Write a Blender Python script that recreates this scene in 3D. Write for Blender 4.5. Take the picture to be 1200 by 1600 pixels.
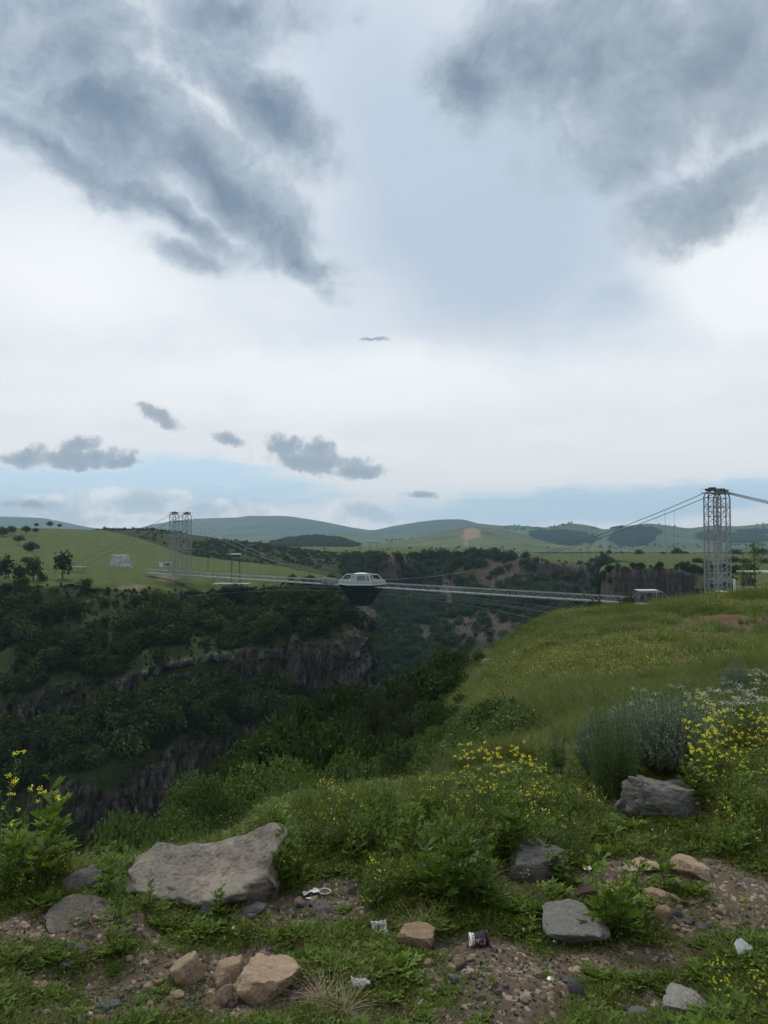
import bpy, math, random
import numpy as np
from mathutils import Vector, Matrix, Euler

random.seed(7); RS = np.random.RandomState(11)
for o in list(bpy.data.objects): bpy.data.objects.remove(o)
scene = bpy.context.scene
COL = scene.collection
PI = math.pi

# ------------------------------------------------------------------ camera
EYE_Z = 1.6
PITCH = math.atan(36/1200)
camd = bpy.data.cameras.new('camera'); cam = bpy.data.objects.new('camera', camd); COL.objects.link(cam)
cam.location = (0, 0, EYE_Z); cam.rotation_euler = (PI/2 + PITCH, 0, 0)
camd.sensor_fit = 'HORIZONTAL'; camd.sensor_width = 36; camd.lens = 36
camd.clip_start = 0.1; camd.clip_end = 40000
scene.camera = cam
CT, ST = math.cos(PITCH), math.sin(PITCH)

# ------------------------------------------------------------------ light
SUN_EL, SUN_AZ = math.radians(52), math.radians(-28)     # azimuth from +Y towards +X
VS = scene.view_settings
scene.display_settings.display_device = 'sRGB'
VS.view_transform = 'Standard'; VS.look = 'None'; VS.exposure = 0.50; VS.gamma = 1.0; VS.use_curve_mapping = False
scene.render.engine = 'CYCLES'
cy = scene.cycles
cy.use_denoising = True; cy.denoiser = 'OPENIMAGEDENOISE'
try:
    cy.denoising_input_passes = 'RGB_ALBEDO_NORMAL'; cy.denoising_prefilter = 'ACCURATE'
except Exception: pass
cy.max_bounces = 5; cy.diffuse_bounces = 3; cy.glossy_bounces = 2; cy.transmission_bounces = 4
cy.transparent_max_bounces = 6; cy.volume_bounces = 0; cy.use_adaptive_sampling = True; cy.adaptive_threshold = 0.02
cy.sample_clamp_indirect = 4.0

sund = bpy.data.lights.new('sun', 'SUN'); sun = bpy.data.objects.new('sun', sund); COL.objects.link(sun)
sund.energy = 1.5; sund.angle = math.radians(11); sund.color = (1.0, 0.93, 0.80)
sdir = Vector((math.sin(SUN_AZ)*math.cos(SUN_EL), math.cos(SUN_AZ)*math.cos(SUN_EL), math.sin(SUN_EL)))
sun.rotation_euler = sdir.to_track_quat('Z', 'Y').to_euler()

world = bpy.data.worlds.new('World'); scene.world = world; world.use_nodes = True
class NT:
    """small helper to write node graphs as expressions"""
    def __init__(s, nt): s.nt = nt; s.L = nt.links; nt.nodes.clear()
    def new(s, typ, **kw):
        n = s.nt.nodes.new(typ)
        for k, v in kw.items(): setattr(n, k, v)
        return n
    def put(s, sock, v):
        if v is None: return
        if isinstance(v, bpy.types.NodeSocket): s.L.new(v, sock)
        elif sock.type == 'RGBA': sock.default_value = tuple(v) + ((1,) if len(v) == 3 else ())
        else: sock.default_value = v
    def m(s, op, a, b=None, c=None, clamp=False):
        n = s.new('ShaderNodeMath', operation=op, use_clamp=clamp)
        for i, v in enumerate((a, b, c)): s.put(n.inputs[i], v) if v is not None else None
        return n.outputs[0]
    def v(s, op, a, b=None, scale=None):
        n = s.new('ShaderNodeVectorMath', operation=op)
        s.put(n.inputs[0], a)
        if b is not None: s.put(n.inputs[1], b)
        if scale is not None: s.put(n.inputs['Scale'], scale)
        return n.outputs['Value'] if op in ('DOT_PRODUCT', 'LENGTH', 'DISTANCE') else n.outputs[0]
    def noise(s, vec, scale, detail=4, rough=0.55, color=False, dist=0.0):
        n = s.new('ShaderNodeTexNoise'); s.put(n.inputs['Vector'], vec); n.inputs['Scale'].default_value = scale
        n.inputs['Detail'].default_value = detail; n.inputs['Roughness'].default_value = rough; n.inputs['Distortion'].default_value = dist
        return n.outputs['Color' if color else 'Fac']
    def voro(s, vec, scale, out='Distance', feature='F1', rnd=1.0):
        n = s.new('ShaderNodeTexVoronoi', feature=feature); s.put(n.inputs['Vector'], vec); n.inputs['Scale'].default_value = scale
        n.inputs['Randomness'].default_value = rnd
        return n.outputs[out]
    def step(s, x, a, b, lo=0.0, hi=1.0, smooth=True):
        n = s.new('ShaderNodeMapRange', interpolation_type='SMOOTHSTEP' if smooth else 'LINEAR', clamp=True) if True else None
        s.put(n.inputs[0], x)
        for i, q in enumerate((a, b, lo, hi)): s.put(n.inputs[i+1], q)
        return n.outputs[0]
    def mix(s, f, a, b, mode='MIX'):
        n = s.new('ShaderNodeMix', data_type='RGBA', blend_type=mode)
        s.put(n.inputs[0], f); s.put(n.inputs[6], a); s.put(n.inputs[7], b)
        return n.outputs[2]
    def sep(s, v):
        n = s.new('ShaderNodeSeparateXYZ'); s.put(n.inputs[0], v); return n.outputs
    def comb(s, x, y, z):
        n = s.new('ShaderNodeCombineXYZ')
        for i, q in enumerate((x, y, z)): s.put(n.inputs[i], q)
        return n.outputs[0]
    def attr(s, name): return s.new('ShaderNodeAttribute', attribute_name=name).outputs['Fac']

def ray(px, py):
    """unit direction of a photograph pixel"""
    u, v = (px-600)/1200, (800-py)/1200
    return Vector((u, CT - v*ST, ST + v*CT)).normalized()

def build_sky():
    g = NT(world.node_tree)
    tc = g.new('ShaderNodeTexCoord'); d = tc.outputs['Generated']
    x, y, z = g.sep(d)
    sky = g.new('ShaderNodeTexSky', sky_type='NISHITA', sun_disc=False, sun_elevation=SUN_EL, sun_rotation=SUN_AZ)
    sky.air_density = 1.0; sky.dust_density = 1.5; sky.ozone_density = 1.2
    # layered coordinate: a flat deck of cloud seen in perspective
    zz = g.m('MAXIMUM', z, 0.02)
    deck = g.comb(g.m('DIVIDE', x, g.m('ADD', zz, 0.12)), g.m('DIVIDE', y, g.m('ADD', zz, 0.12)), 0.0)
    warp = g.v('SUBTRACT', g.noise(d, 5.0, 3, 0.55, True), (0.5, 0.5, 0.5))
    fine = g.v('SUBTRACT', g.noise(d, 16.0, 6, 0.62, True), (0.5, 0.5, 0.5))
    dw = g.v('ADD', g.v('ADD', d, g.v('SCALE', warp, scale=0.10)), g.v('SCALE', fine, scale=0.045))
    ds = g.v('ADD', g.v('ADD', d, g.v('SCALE', warp, scale=0.02)), g.v('SCALE', fine, scale=0.030))
    front = g.step(y, 0.05, 0.25)
    def blob(px, py, rx, ry, ang, dd, gain=1.0):
        c = ray(px, py); r = Vector((c.y, -c.x, 0)).normalized(); up = r.cross(c)
        a = math.radians(ang); A = r*math.cos(a) + up*math.sin(a); B = up*math.cos(a) - r*math.sin(a)
        k = 1/math.sqrt(1 + ((px-600)/1200)**2 + ((800-py)/1200)**2)
        A = A*(1200/rx/k); B = B*(1200/ry/k)
        oa, ob = -A.dot(c), -B.dot(c)
        va = g.v('DOT_PRODUCT', dd, tuple(A)); vb = g.v('DOT_PRODUCT', dd, tuple(B))
        if abs(oa) > 1e-4: va = g.m('ADD', va, oa)
        if abs(ob) > 1e-4: vb = g.m('ADD', vb, ob)
        r_ = g.v('LENGTH', g.comb(va, vb, 0.0))
        return g.m('MULTIPLY', g.m('SUBTRACT', 1.0, r_), gain)
    def field(blobs, dd):
        out = None
        for b in blobs:
            q = blob(*b[:5], dd, *(b[5:] or (1.0,)))
            out = q if out is None else g.m('SMOOTH_MAX', out, q, 0.15)
        return out
    n_lo = g.noise(deck, 1.1, 4, 0.55); n_hi = g.noise(deck, 3.2, 7, 0.6); n_d = g.noise(ds, 22, 6, 0.65)
    # 1. the high white veil
    veil = g.mix(g.step(n_lo, 0.35, 0.68), (0.64, 0.70, 0.77), (0.78, 0.80, 0.83))
    cb = field([(770, 330, 370, 290, -20), (650, 190, 260, 220, 0, 0.8), (960, 480, 240, 80, 20, .6)], dw)
    veil = g.mix(g.m('MULTIPLY', g.m('MULTIPLY', g.step(cb, 0.0, 0.65), front), 0.9), veil, (0.445, 0.53, 0.635))
    top = g.m('MULTIPLY', g.step(z, 0.30, 0.62), 0.55)
    veil = g.mix(top, veil, (0.50, 0.58, 0.68))
    glow = field([(1160, 440, 210, 110, -15), (120, 440, 260, 130, 0, .7), (190, 85, 90, 130, 20), (300, 190, 80, 110, 50, .9), (520, 600, 600, 90, 0, .8)], dw)
    veil = g.mix(g.m('MULTIPLY', g.m('MULTIPLY', g.step(glow, 0.0, 0.6), front), 0.75), veil, (0.88, 0.90, 0.915))
    low = g.step(z, 0.26, 0.06)
    veil = g.mix(g.m('MULTIPLY', low, 0.8), veil, (0.83, 0.825, 0.815))
    # 2. clear sky low over the hills, scaled to the brightness of the veil
    holes = field([(260, 738, 200, 34, 0), (60, 748, 150, 34, 0), (230, 772, 330, 30, 0, .8), (420, 765, 130, 24, 0, .6), (960, 785, 420, 34, 3, 1.0)], ds)
    hm = g.m('MULTIPLY', g.m('MULTIPLY', g.step(g.m('ADD', holes, g.m('MULTIPLY', g.m('SUBTRACT', n_hi, 0.5), 0.8)), -0.15, 0.45), front), 0.85)
    # 3. ragged grey clouds
    big = field([(60, 70, 200, 190, 0), (150, 190, 230, 95, -8), (330, 270, 230, 62, -30), (410, 170, 190, 62, -30), (380, 20, 150, 70, 0),
                 (470, 400, 90, 30, -45), (90, 250, 170, 45, -20), (260, 330, 120, 35, -22),
                 (930, 90, 230, 130, 0), (1120, 110, 240, 150, 0), (760, 130, 70, 90, 25), (1150, 300, 170, 75, 20), (1010, 230, 190, 60, 10, .8), (285, 396, 60, 28, 0, .8)], dw)
    rear = g.m('MULTIPLY', g.m('SUBTRACT', g.m('SUBTRACT', 1.0, front), 0.0), g.m('SUBTRACT', g.m('MULTIPLY', n_lo, 2.2), 1.0))
    n_m = g.noise(g.v('ADD', d, g.v('SCALE', warp, scale=0.16)), 6.2, 9, 0.58); n_f = g.noise(dw, 17.0, 8, 0.68)
    nn = g.m('ADD', g.m('ADD', g.m('MULTIPLY', n_m, 0.74), g.m('MULTIPLY', n_f, 0.22)), g.m('MULTIPLY', n_hi, 0.22))
    bigv = g.m('ADD', g.m('ADD', g.m('MULTIPLY', big, front), rear), g.m('MULTIPLY', g.m('SUBTRACT', nn, 0.575), 3.4))
    bm = g.m('MULTIPLY', g.m('MULTIPLY', g.step(bigv, -0.20, 0.50), g.step(big, -1.3, -0.45)), 0.97)
    dens = g.m('ADD', g.m('MULTIPLY', bigv, 0.5), g.m('MULTIPLY', g.m('SUBTRACT', n_f, 0.5), 0.45))
    tone = g.mix(g.step(dens, 0.0, 0.75), (0.43, 0.50, 0.58), (0.165, 0.228, 0.310))
    lum = g.m('MULTIPLY', g.step(nn, 0.56, 0.46), 0.25)
    tone = g.mix(lum, tone, (0.47, 0.52, 0.59))
    warmside = g.step(x, 0.0, 0.45)
    tone = g.mix(g.m('MULTIPLY', warmside, 0.35), tone, (0.29, 0.335, 0.37))
    # 4. small cumulus over the horizon
    sm = field([(125, 712, 115, 26, -2), (128, 694, 52, 26, 0), (30, 712, 60, 20, 0), (190, 722, 50, 16, 0),
                (495, 722, 122, 31, -3), (448, 698, 54, 30, 0), (503, 702, 46, 28, 0), (565, 735, 72, 19, 0),
                (245, 651, 52, 19, -25), (352, 688, 48, 16, -18), (655, 774, 40, 9, 8, .8), (578, 528, 42, 6, -8, .8), (40, 785, 80, 12, 0, .7)], ds)
    smv = g.m('ADD', sm, g.m('MULTIPLY', g.m('SUBTRACT', g.m('ADD', g.m('MULTIPLY', n_d, .6), g.m('MULTIPLY', g.noise(ds, 60, 5, .65), .4)), 0.5), 2.0))
    smm = g.m('MULTIPLY', g.m('MULTIPLY', g.step(smv, 0.0, 0.55), front), .95)
    smc = g.mix(g.step(g.m('ADD', smv, g.m('MULTIPLY', n_d, .5)), 0.35, 1.1), (0.47, 0.52, 0.57), (0.27, 0.33, 0.395))
    pf = field([(200, 785, 110, 26, 0), (60, 795, 120, 28, 0), (330, 800, 120, 20, 0), (270, 782, 26, 16, 0), (560, 802, 70, 20, 0, .9), (590, 808, 60, 14, 0), (120, 815, 140, 14, 0)], ds)
    pfv = g.m('ADD', pf, g.m('MULTIPLY', g.m('SUBTRACT', n_d, 0.5), 1.1))
    pfm = g.m('MULTIPLY', g.step(pfv, -0.05, 0.3), front)
    pfc = g.mix(g.step(g.m('SUBTRACT', n_d, g.m('MULTIPLY', pfv, 0.2)), 0.30, 0.55), (0.50, 0.56, 0.62), (0.90, 0.90, 0.90))
    bg_sky = g.new('ShaderNodeBackground'); g.put(bg_sky.inputs[0], g.mix(0.80, sky.outputs[0], (3.3, 5.0, 6.5))); bg_sky.inputs[1].default_value = 0.10
    col = veil
    col = g.mix(bm, col, tone)
    bg_c1 = g.new('ShaderNodeBackground'); g.put(bg_c1.inputs[0], col); bg_c1.inputs[1].default_value = 0.80
    ms = g.new('ShaderNodeMixShader'); g.put(ms.inputs[0], hm); g.L.new(bg_c1.outputs[0], ms.inputs[1]); g.L.new(bg_sky.outputs[0], ms.inputs[2])
    c2 = g.mix(smm, pfc, smc)
    bg_c2 = g.new('ShaderNodeBackground'); g.put(bg_c2.inputs[0], c2); bg_c2.inputs[1].default_value = 0.80
    ms2 = g.new('ShaderNodeMixShader'); g.put(ms2.inputs[0], g.m('MAXIMUM', smm, g.m('MULTIPLY', pfm, .85))); g.L.new(ms.outputs[0], ms2.inputs[1]); g.L.new(bg_c2.outputs[0], ms2.inputs[2])
    # under the horizon: dull earth
    bg_g = g.new('ShaderNodeBackground'); g.put(bg_g.inputs[0], (0.05, 0.06, 0.045))
    ms3 = g.new('ShaderNodeMixShader'); g.put(ms3.inputs[0], g.step(z, -0.035, -0.02)); g.L.new(bg_g.outputs[0], ms3.inputs[1]); g.L.new(ms2.outputs[0], ms3.inputs[2])
    out = g.new('ShaderNodeOutputWorld'); g.L.new(ms3.outputs[0], out.inputs[0])
    world.cycles.sampling_method = 'MANUAL'; world.cycles.sample_map_resolution = 512
build_sky()

# ------------------------------------------------------------------ maths helpers
def _h(i, j, k, seed):
    n = (i*374761393 + j*668265263 + k*2147483647 + seed*974634777).astype(np.int64) & 0x7fffffff
    n = (n ^ (n >> 13)) * 1274126177 & 0x7fffffff
    n = (n ^ (n >> 16)) * 1911520717 & 0x7fffffff
    return ((n ^ (n >> 15)) & 0xffff) / 65535.0
def vnoise(x, y, seed=0):
    xi, yi = np.floor(x).astype(np.int64), np.floor(y).astype(np.int64)
    fx, fy = x-xi, y-yi; fx = fx*fx*(3-2*fx); fy = fy*fy*(3-2*fy); o = np.zeros_like(xi)
    a, b, c, d = _h(xi, yi, o, seed), _h(xi+1, yi, o, seed), _h(xi, yi+1, o, seed), _h(xi+1, yi+1, o, seed)
    return (a+(b-a)*fx) + ((c+(d-c)*fx) - (a+(b-a)*fx))*fy
def fbm(x, y, octv=4, seed=0, gain=0.5):
    x, y = np.asarray(x, float), np.asarray(y, float)
    s, amp, tot = np.zeros(np.broadcast(x, y).shape), 1.0, 0.0
    for o in range(octv):
        s = s + amp*vnoise(x*2**o + 17.3*o, y*2**o - 9.1*o, seed+o*31); tot += amp; amp *= gain
    return s/tot
def sstep(x, a, b):
    t = np.clip((x-a)/(b-a), 0, 1); return t*t*(3-2*t)
def pchip(xk, Y, xq):
    """monotone cubic interpolation of the rows of Y (K x n) at xk"""
    xk = np.asarray(xk, float); Y = np.asarray(Y, float); h = np.diff(xk); dl = np.diff(Y, axis=0)/h[:, None]
    m = np.zeros_like(Y)
    w1 = (2*h[1:]+h[:-1])[:, None]; w2 = (h[1:]+2*h[:-1])[:, None]
    with np.errstate(all='ignore'):
        mm = (w1+w2)/(w1/dl[:-1] + w2/dl[1:])
    m[1:-1] = np.where(dl[:-1]*dl[1:] > 0, mm, 0); m[0] = dl[0]; m[-1] = dl[-1]
    i = np.clip(np.searchsorted(xk, xq, side='right')-1, 0, len(xk)-2)
    t = ((xq-xk[i])/h[i])[:, None]; H = h[i][:, None]
    return (2*t**3-3*t**2+1)*Y[i] + (t**3-2*t**2+t)*H*m[i] + (-2*t**3+3*t**2)*Y[i+1] + (t**3-t**2)*H*m[i+1]
def zpix(py, D):
    v = (800-py)/1200; return EYE_Z + D*(ST+v*CT)/(CT-v*ST)
def pix(x, y, z):
    """world to photograph pixel"""
    zz = z-EYE_Z; f = y*CT+zz*ST; up = -y*ST+zz*CT
    return 600+1200*x/f, 800-1200*up/f
def P(px, py, D):
    return Vector((( (px-600)/1200)*D/(CT-((800-py)/1200)*ST), D, zpix(py, D)))

# ------------------------------------------------------------------ object helpers
def tag(o, label=None, cat=None, group=None, kind=None):
    if label: o['label'] = label
    if cat: o['category'] = cat
    if group: o['group'] = group
    if kind: o['kind'] = kind
    return o
def empty(name, loc=(0, 0, 0), rz=0.0, sc=1.0):
    o = bpy.data.objects.new(name, None); COL.objects.link(o); o.location = loc; o.rotation_euler = (0, 0, rz); o.scale = (sc,)*3
    o.empty_display_size = 0.2
    return o
def npmesh(name, V, F, mats=None, mi=None, smooth=False, attrs=None):
    """mesh from numpy verts (n,3) and faces: (m,3)/(m,4) array"""
    me = bpy.data.meshes.new(name); V = np.asarray(V, np.float32); F = np.asarray(F, np.int32); k = F.shape[1]
    me.vertices.add(len(V)); me.vertices.foreach_set('co', V.ravel())
    me.loops.add(F.size); me.loops.foreach_set('vertex_index', F.ravel())
    me.polygons.add(len(F)); me.polygons.foreach_set('loop_start', np.arange(0, F.size, k, dtype=np.int32))
    me.update(calc_edges=True)
    if smooth: me.polygons.foreach_set('use_smooth', np.ones(len(F), bool))
    for m in (mats or []): me.materials.append(m)
    if mi is not None: me.polygons.foreach_set('material_index', np.asarray(mi, np.int32))
    for an, av in (attrs or {}).items():
        a = me.attributes.new(an, 'FLOAT', 'POINT'); a.data.foreach_set('value', np.asarray(av, np.float32).ravel())
    me.validate(); return me
def link(name, me, parent=None, loc=None):
    o = bpy.data.objects.new(name, me); COL.objects.link(o)
    if parent is not None: o.parent = parent
    if loc is not None: o.location = loc
    return o
class MB:
    """collects boxes, tubes and loose faces into one mesh"""
    def __init__(s): s.v = []; s.f = []
    def add(s, vs, fs):
        n = len(s.v); s.v += [tuple(p) for p in vs]; s.f += [tuple(i+n for i in f) for f in fs]; return s
    def box(s, c, d, rz=0.0, taper=1.0):
        cx, cy_, cz = c; dx, dy, dz = d[0]/2, d[1]/2, d[2]/2; C, S = math.cos(rz), math.sin(rz); vs = []
        for k, q in ((-1, 1.0), (1, taper)):
            for a, b in ((-1, -1), (1, -1), (1, 1), (-1, 1)):
                X, Y = a*dx*q, b*dy*q; vs.append((cx+X*C-Y*S, cy_+X*S+Y*C, cz+k*dz))
        return s.add(vs, [(3, 2, 1, 0), (4, 5, 6, 7), (0, 1, 5, 4), (1, 2, 6, 5), (2, 3, 7, 6), (3, 0, 4, 7)])
    def tube(s, pts, r, n=6, caps=True):
        pts = [Vector(p) for p in pts]; rs = r if isinstance(r, (list, tuple)) else [r]*len(pts)
        vs, fs = [], []; side = None
        for i, p in enumerate(pts):
            t = (pts[min(i+1, len(pts)-1)] - pts[max(i-1, 0)])
            if t.length < 1e-9: t = Vector((0, 0, 1))
            t.normalize()
            if side is None: side = t.cross(Vector((0, 0, 1)) if abs(t.z) < 0.9 else Vector((1, 0, 0))).normalized()
            side = (side - t*side.dot(t)).normalized(); b = t.cross(side)
            for k in range(n):
                a = 2*PI*k/n; vs.append(p + side*math.cos(a)*rs[i] + b*math.sin(a)*rs[i])
        for i in range(len(pts)-1):
            for k in range(n):
                k2 = (k+1) % n; fs.append((i*n+k, i*n+k2, (i+1)*n+k2, (i+1)*n+k))
        if caps: fs.append(tuple(range(n-1, -1, -1))); fs.append(tuple((len(pts)-1)*n+k for k in range(n)))
        return s.add(vs, fs)
    def bar(s, a, b, r, n=4): return s.tube([a, b], r, n)
    def lathe(s, prof, n=16, c=(0, 0, 0)):
        vs, fs = [], []
        for r, z in prof:
            for k in range(n): a = 2*PI*k/n; vs.append((c[0]+r*math.cos(a), c[1]+r*math.sin(a), c[2]+z))
        for i in range(len(prof)-1):
            for k in range(n): k2 = (k+1) % n; fs.append((i*n+k, i*n+k2, (i+1)*n+k2, (i+1)*n+k))
        return s.add(vs, fs)
    def mesh(s, name, mat, smooth=False):
        me = bpy.data.meshes.new(name); me.from_pydata(s.v, [], s.f); me.update()
        me.materials.append(mat)
        if smooth: me.polygons.foreach_set('use_smooth', np.ones(len(me.polygons), bool))
        return me
    def build(s, name, mat, parent=None, smooth=False, loc=None): return link(name, s.mesh(name, mat, smooth), parent, loc)

# ------------------------------------------------------------------ materials
def material(name, fn, disp=False):
    m = bpy.data.materials.new(name); m.use_nodes = True; g = NT(m.node_tree); fn(g); return m
def finish(g, color, rough=0.85, spec=0.3, bump=None, bstr=0.4, bdist=0.02, metal=0.0, trans=None, tcol=None, coat=0):
    p = g.new('ShaderNodeBsdfPrincipled'); g.put(p.inputs['Base Color'], color); g.put(p.inputs['Roughness'], rough)
    g.put(p.inputs['Specular IOR Level'], spec); g.put(p.inputs['Metallic'], metal)
    if bump is not None:
        b = g.new('ShaderNodeBump'); b.inputs['Strength'].default_value = bstr; b.inputs['Distance'].default_value = bdist
        g.put(b.inputs['Height'], bump); g.L.new(b.outputs[0], p.inputs['Normal'])
    sh = p.outputs[0]
    if trans:
        t = g.new('ShaderNodeBsdfTranslucent'); g.put(t.inputs[0], tcol if tcol is not None else color)
        mx = g.new('ShaderNodeMixShader'); mx.inputs[0].default_value = trans; g.L.new(sh, mx.inputs[1]); g.L.new(t.outputs[0], mx.inputs[2]); sh = mx.outputs[0]
    o = g.new('ShaderNodeOutputMaterial'); g.L.new(sh, o.inputs[0])
def wpos(g): return g.new('ShaderNodeNewGeometry').outputs['Position']
def opos(g): return g.new('ShaderNodeTexCoord').outputs['Object']
def leafmat(name, c1, c2, trans=0.3, dead=None, nscale=0.6, val=0.35, spec=.3):
    def fn(g):
        r = g.new('ShaderNodeObjectInfo').outputs['Random']; n = g.noise(wpos(g), nscale, 3)
        isl = g.new('ShaderNodeNewGeometry').outputs['Random Per Island']
        f = g.m('ADD', g.m('MULTIPLY', r, 0.45), g.m('MULTIPLY', isl, 0.55))
        c = g.mix(f, c1, c2)
        c = g.mix(g.step(n, 0.35, 0.7), c, g.mix(0.5, c, c2))
        if dead: c = g.mix(g.step(isl, 0.90, 0.93), c, dead)
        h = g.new('ShaderNodeHueSaturation'); g.put(h.inputs['Color'], c); g.put(h.inputs['Value'], g.m('ADD', 1-val/2, g.m('MULTIPLY', r, val)))
        c = h.outputs[0]
        tc = g.mix(0.35, c, (0.10, 0.16, 0.02))
        finish(g, c, 0.6, spec, trans=trans, tcol=tc)
    return material(name, fn)
def plain(name, col, rough=0.7, spec=0.3, metal=0.0, var=0.25, scale=3.0, bstr=0.15):
    def fn(g):
        n = g.noise(opos(g), scale, 5, 0.6)
        c = g.mix(g.step(n, 0.3, 0.75), tuple(q*(1-var) for q in col), tuple(min(1, q*(1+var)) for q in col))
        finish(g, c, rough, spec, bump=n, bstr=bstr, bdist=0.01, metal=metal)
    return material(name, fn)
# ------------------------------------------------------------------ terrain lofts
def loft(table, cols, rows):
    """table: {px: [(D, py) or (D, None, z)...]}; cols: px values; rows: knot parameter values (floats). -> D, Z grids (rows x cols)"""
    ks = sorted(table); K = len(table[ks[0]])
    Dm = np.array([[k[0] for k in table[c]] for c in ks], float)
    Zm = np.array([[(k[2] if len(k) == 3 else zpix(k[1], k[0])) for k in table[c]] for c in ks], float)
    Dc = pchip(ks, Dm, cols).T; Zc = pchip(ks, Zm, cols).T        # K x cols
    t = np.arange(K, dtype=float)
    return pchip(t, Dc, rows), pchip(t, Zc, rows)
def grid_faces(nr, nc):
    i = np.arange(nr-1)[:, None]*nc + np.arange(nc-1)[None, :]
    return np.stack([i, i+1, i+nc+1, i+nc], -1).reshape(-1, 4)
def Z(D, z): return (D, None, z)

# ---- A: the bank the photographer stands on, running up to the meadow and over its edge
A_D = [-20, 1.5, 3.2, 4.2, 5.2, 7, 12, 20, 30, 45, 70, 100, 125, 160, 232]
A_T = {
 -900: [0, 0, 0, -.30, -2.0, -5.0, -13, -25, -38, -52, -70, -95, -105, -105, -105],
 -300: [0, 0, 0, -.15, -1.2, -4.0, -12, -24, -36, -52, -72, -95, -105, -105, -105],
 0:    [0, 0, 0, -.12, -1.2, -4.0, -11, -22, -33, -50, -70, -95, -105, -105, -105],
 150:  [0, 0, 0, -.20, -1.2, -3.5, -9, -17, -27, -42, -60, -90, -105, -105, -105],
 300:  [0, 0, 0, -.15, -.80, -2.2, -5.5, -7.2, -10, -15, -32, -65, -90, -105, -105],
 450:  [0, 0, 0, 0, -.22, -1.3, -4.2, -7.6, -10.4, -13.6, -22.0, -48, -75, -105, -105],
 600:  [0, 0, 0, 0, -.10, -1.35, -4.4, -7.8, -10.6, -14.0, -20.0, -34, -60, -100, -105],
 680:  [0, 0, 0, 0, -.06, -1.15, -3.6, -6.1, -8.1, -10.4, -14.6, -22, -50, -90, -105],
 750:  [0, 0, 0, 0, -.02, -.75, -2.5, -3.9, -5.4, -7.5, -10.9, -15.2, -40, -80, -105],
 900:  [0, 0, 0, 0, 0, -.38, -1.54, -2.7, -3.9, -5.2, -6.9, -8.8, -20, -45, -90],
 980:  [0, 0, 0, 0, 0, -.36, -1.4, -2.5, -3.5, -4.8, -6.4, -8.5, -14, -22, -34],
 1050: [0, 0, 0, 0, .02, -.34, -1.29, -2.3, -3.25, -4.5, -6.0, -7.8, -12, -18.5, -21],
 1200: [0, 0, 0, .02, .05, -.27, -1.04, -1.9, -2.75, -3.9, -5.1, -6.7, -10, -16.5, -18.5],
 1500: [0, 0, 0, .04, .08, -.18, -.8, -1.5, -2.3, -3.4, -4.6, -6.2, -9.5, -15, -17.5],
 2200: [0, 0, 0, .10, .20, 0, -.5, -1.0, -2.0, -3.0, -4.0, -5.0, -8.0, -12, -17]}
a_cols = np.unique(np.concatenate([np.linspace(-900, -40, 70), np.linspace(-40, 1240, 500), np.linspace(1240, 2200, 80)]))
a_D = np.unique(np.concatenate([[-20, -8, -2, .5], np.linspace(1.5, 1.9, 6), np.geomspace(1.9, 8, 330), np.geomspace(8, 232, 250)]))
_k = sorted(A_T); _zc = pchip(_k, np.array([A_T[c] for c in _k], float), a_cols).T
a_Z = pchip(A_D, _zc, a_D)
_U = (a_cols-600)/1200
_Deff = np.where(a_D < 1.5, 1.5+(1.5-a_D), a_D)
a_X = _Deff[:, None]*_U[None, :]; a_Y = np.repeat(a_D[:, None], len(a_cols), 1)
def relief(X, Y):
    near = 1-sstep(Y, 7, 14)
    r = near*((fbm(X*1.1+3, Y*1.1, 3, 5)-.5)*0.13 + (fbm(X*5, Y*5, 3, 8)-.5)*0.045 + (fbm(X*22, Y*22, 3, 9)-.5)*0.018)
    far = sstep(Y, 9, 18)
    r += far*((fbm(X*.12, Y*.10, 3, 15)-.5)*1.7*np.clip(Y/60, .3, 1) + (fbm(X*.6, Y*.6, 3, 16)-.5)*0.50)
    def bump(cx, cy_, rx, ry, h): return h*np.exp(-(((X-cx)/rx)**2 + ((Y-cy_)/ry)**2))
    c = P(690, 1372, 3.75); r += bump(c.x, c.y, .16, .12, .085)
    c = P(845, 1385, 3.7); r += bump(c.x, c.y+.1, .2, .12, .05)
    c = P(330, 1330, 4.0); r += bump(c.x, c.y, .45, .3, .05)
    return r
a_Z = a_Z + relief(a_X, a_Y)
def gz(x, y):
    """ground height of sheet A at world x, y (arrays welcome)"""
    x = np.asarray(x, float); y = np.asarray(y, float)
    de = np.where(y < 1.5, 1.5+(1.5-y), y)
    ci = np.interp(600+1200*x/de, a_cols, np.arange(len(a_cols))); ri = np.interp(y, a_D, np.arange(len(a_D)))
    c0 = np.clip(ci.astype(int), 0, len(a_cols)-2); r0 = np.clip(ri.astype(int), 0, len(a_D)-2); fc = ci-c0; fr = ri-r0
    return (a_Z[r0, c0]*(1-fc)+a_Z[r0, c0+1]*fc)*(1-fr) + (a_Z[r0+1, c0]*(1-fc)+a_Z[r0+1, c0+1]*fc)*fr
def hit(px, py, d0=1.6, d1=230):
    """where the sight line of a photograph pixel first meets sheet A"""
    D = np.geomspace(d0, d1, 900); zr = zpix(py, D); X = ((px-600)/1200)*D/(CT-((800-py)/1200)*ST)
    below = np.nonzero(zr < gz(X, D))[0]
    i = below[0] if len(below) else len(D)-1
    return Vector((X[i], D[i], float(gz(X[i], D[i]))))
def ell(PX, PY, items, soft=.35):
    m = np.zeros(PX.shape)
    for (cx, cy_, rx, ry) in items:
        d = np.sqrt(((PX-cx)/rx)**2+((PY-cy_)/ry)**2); m = np.maximum(m, 1-sstep(d, 1-soft, 1+soft))
    return m
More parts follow.
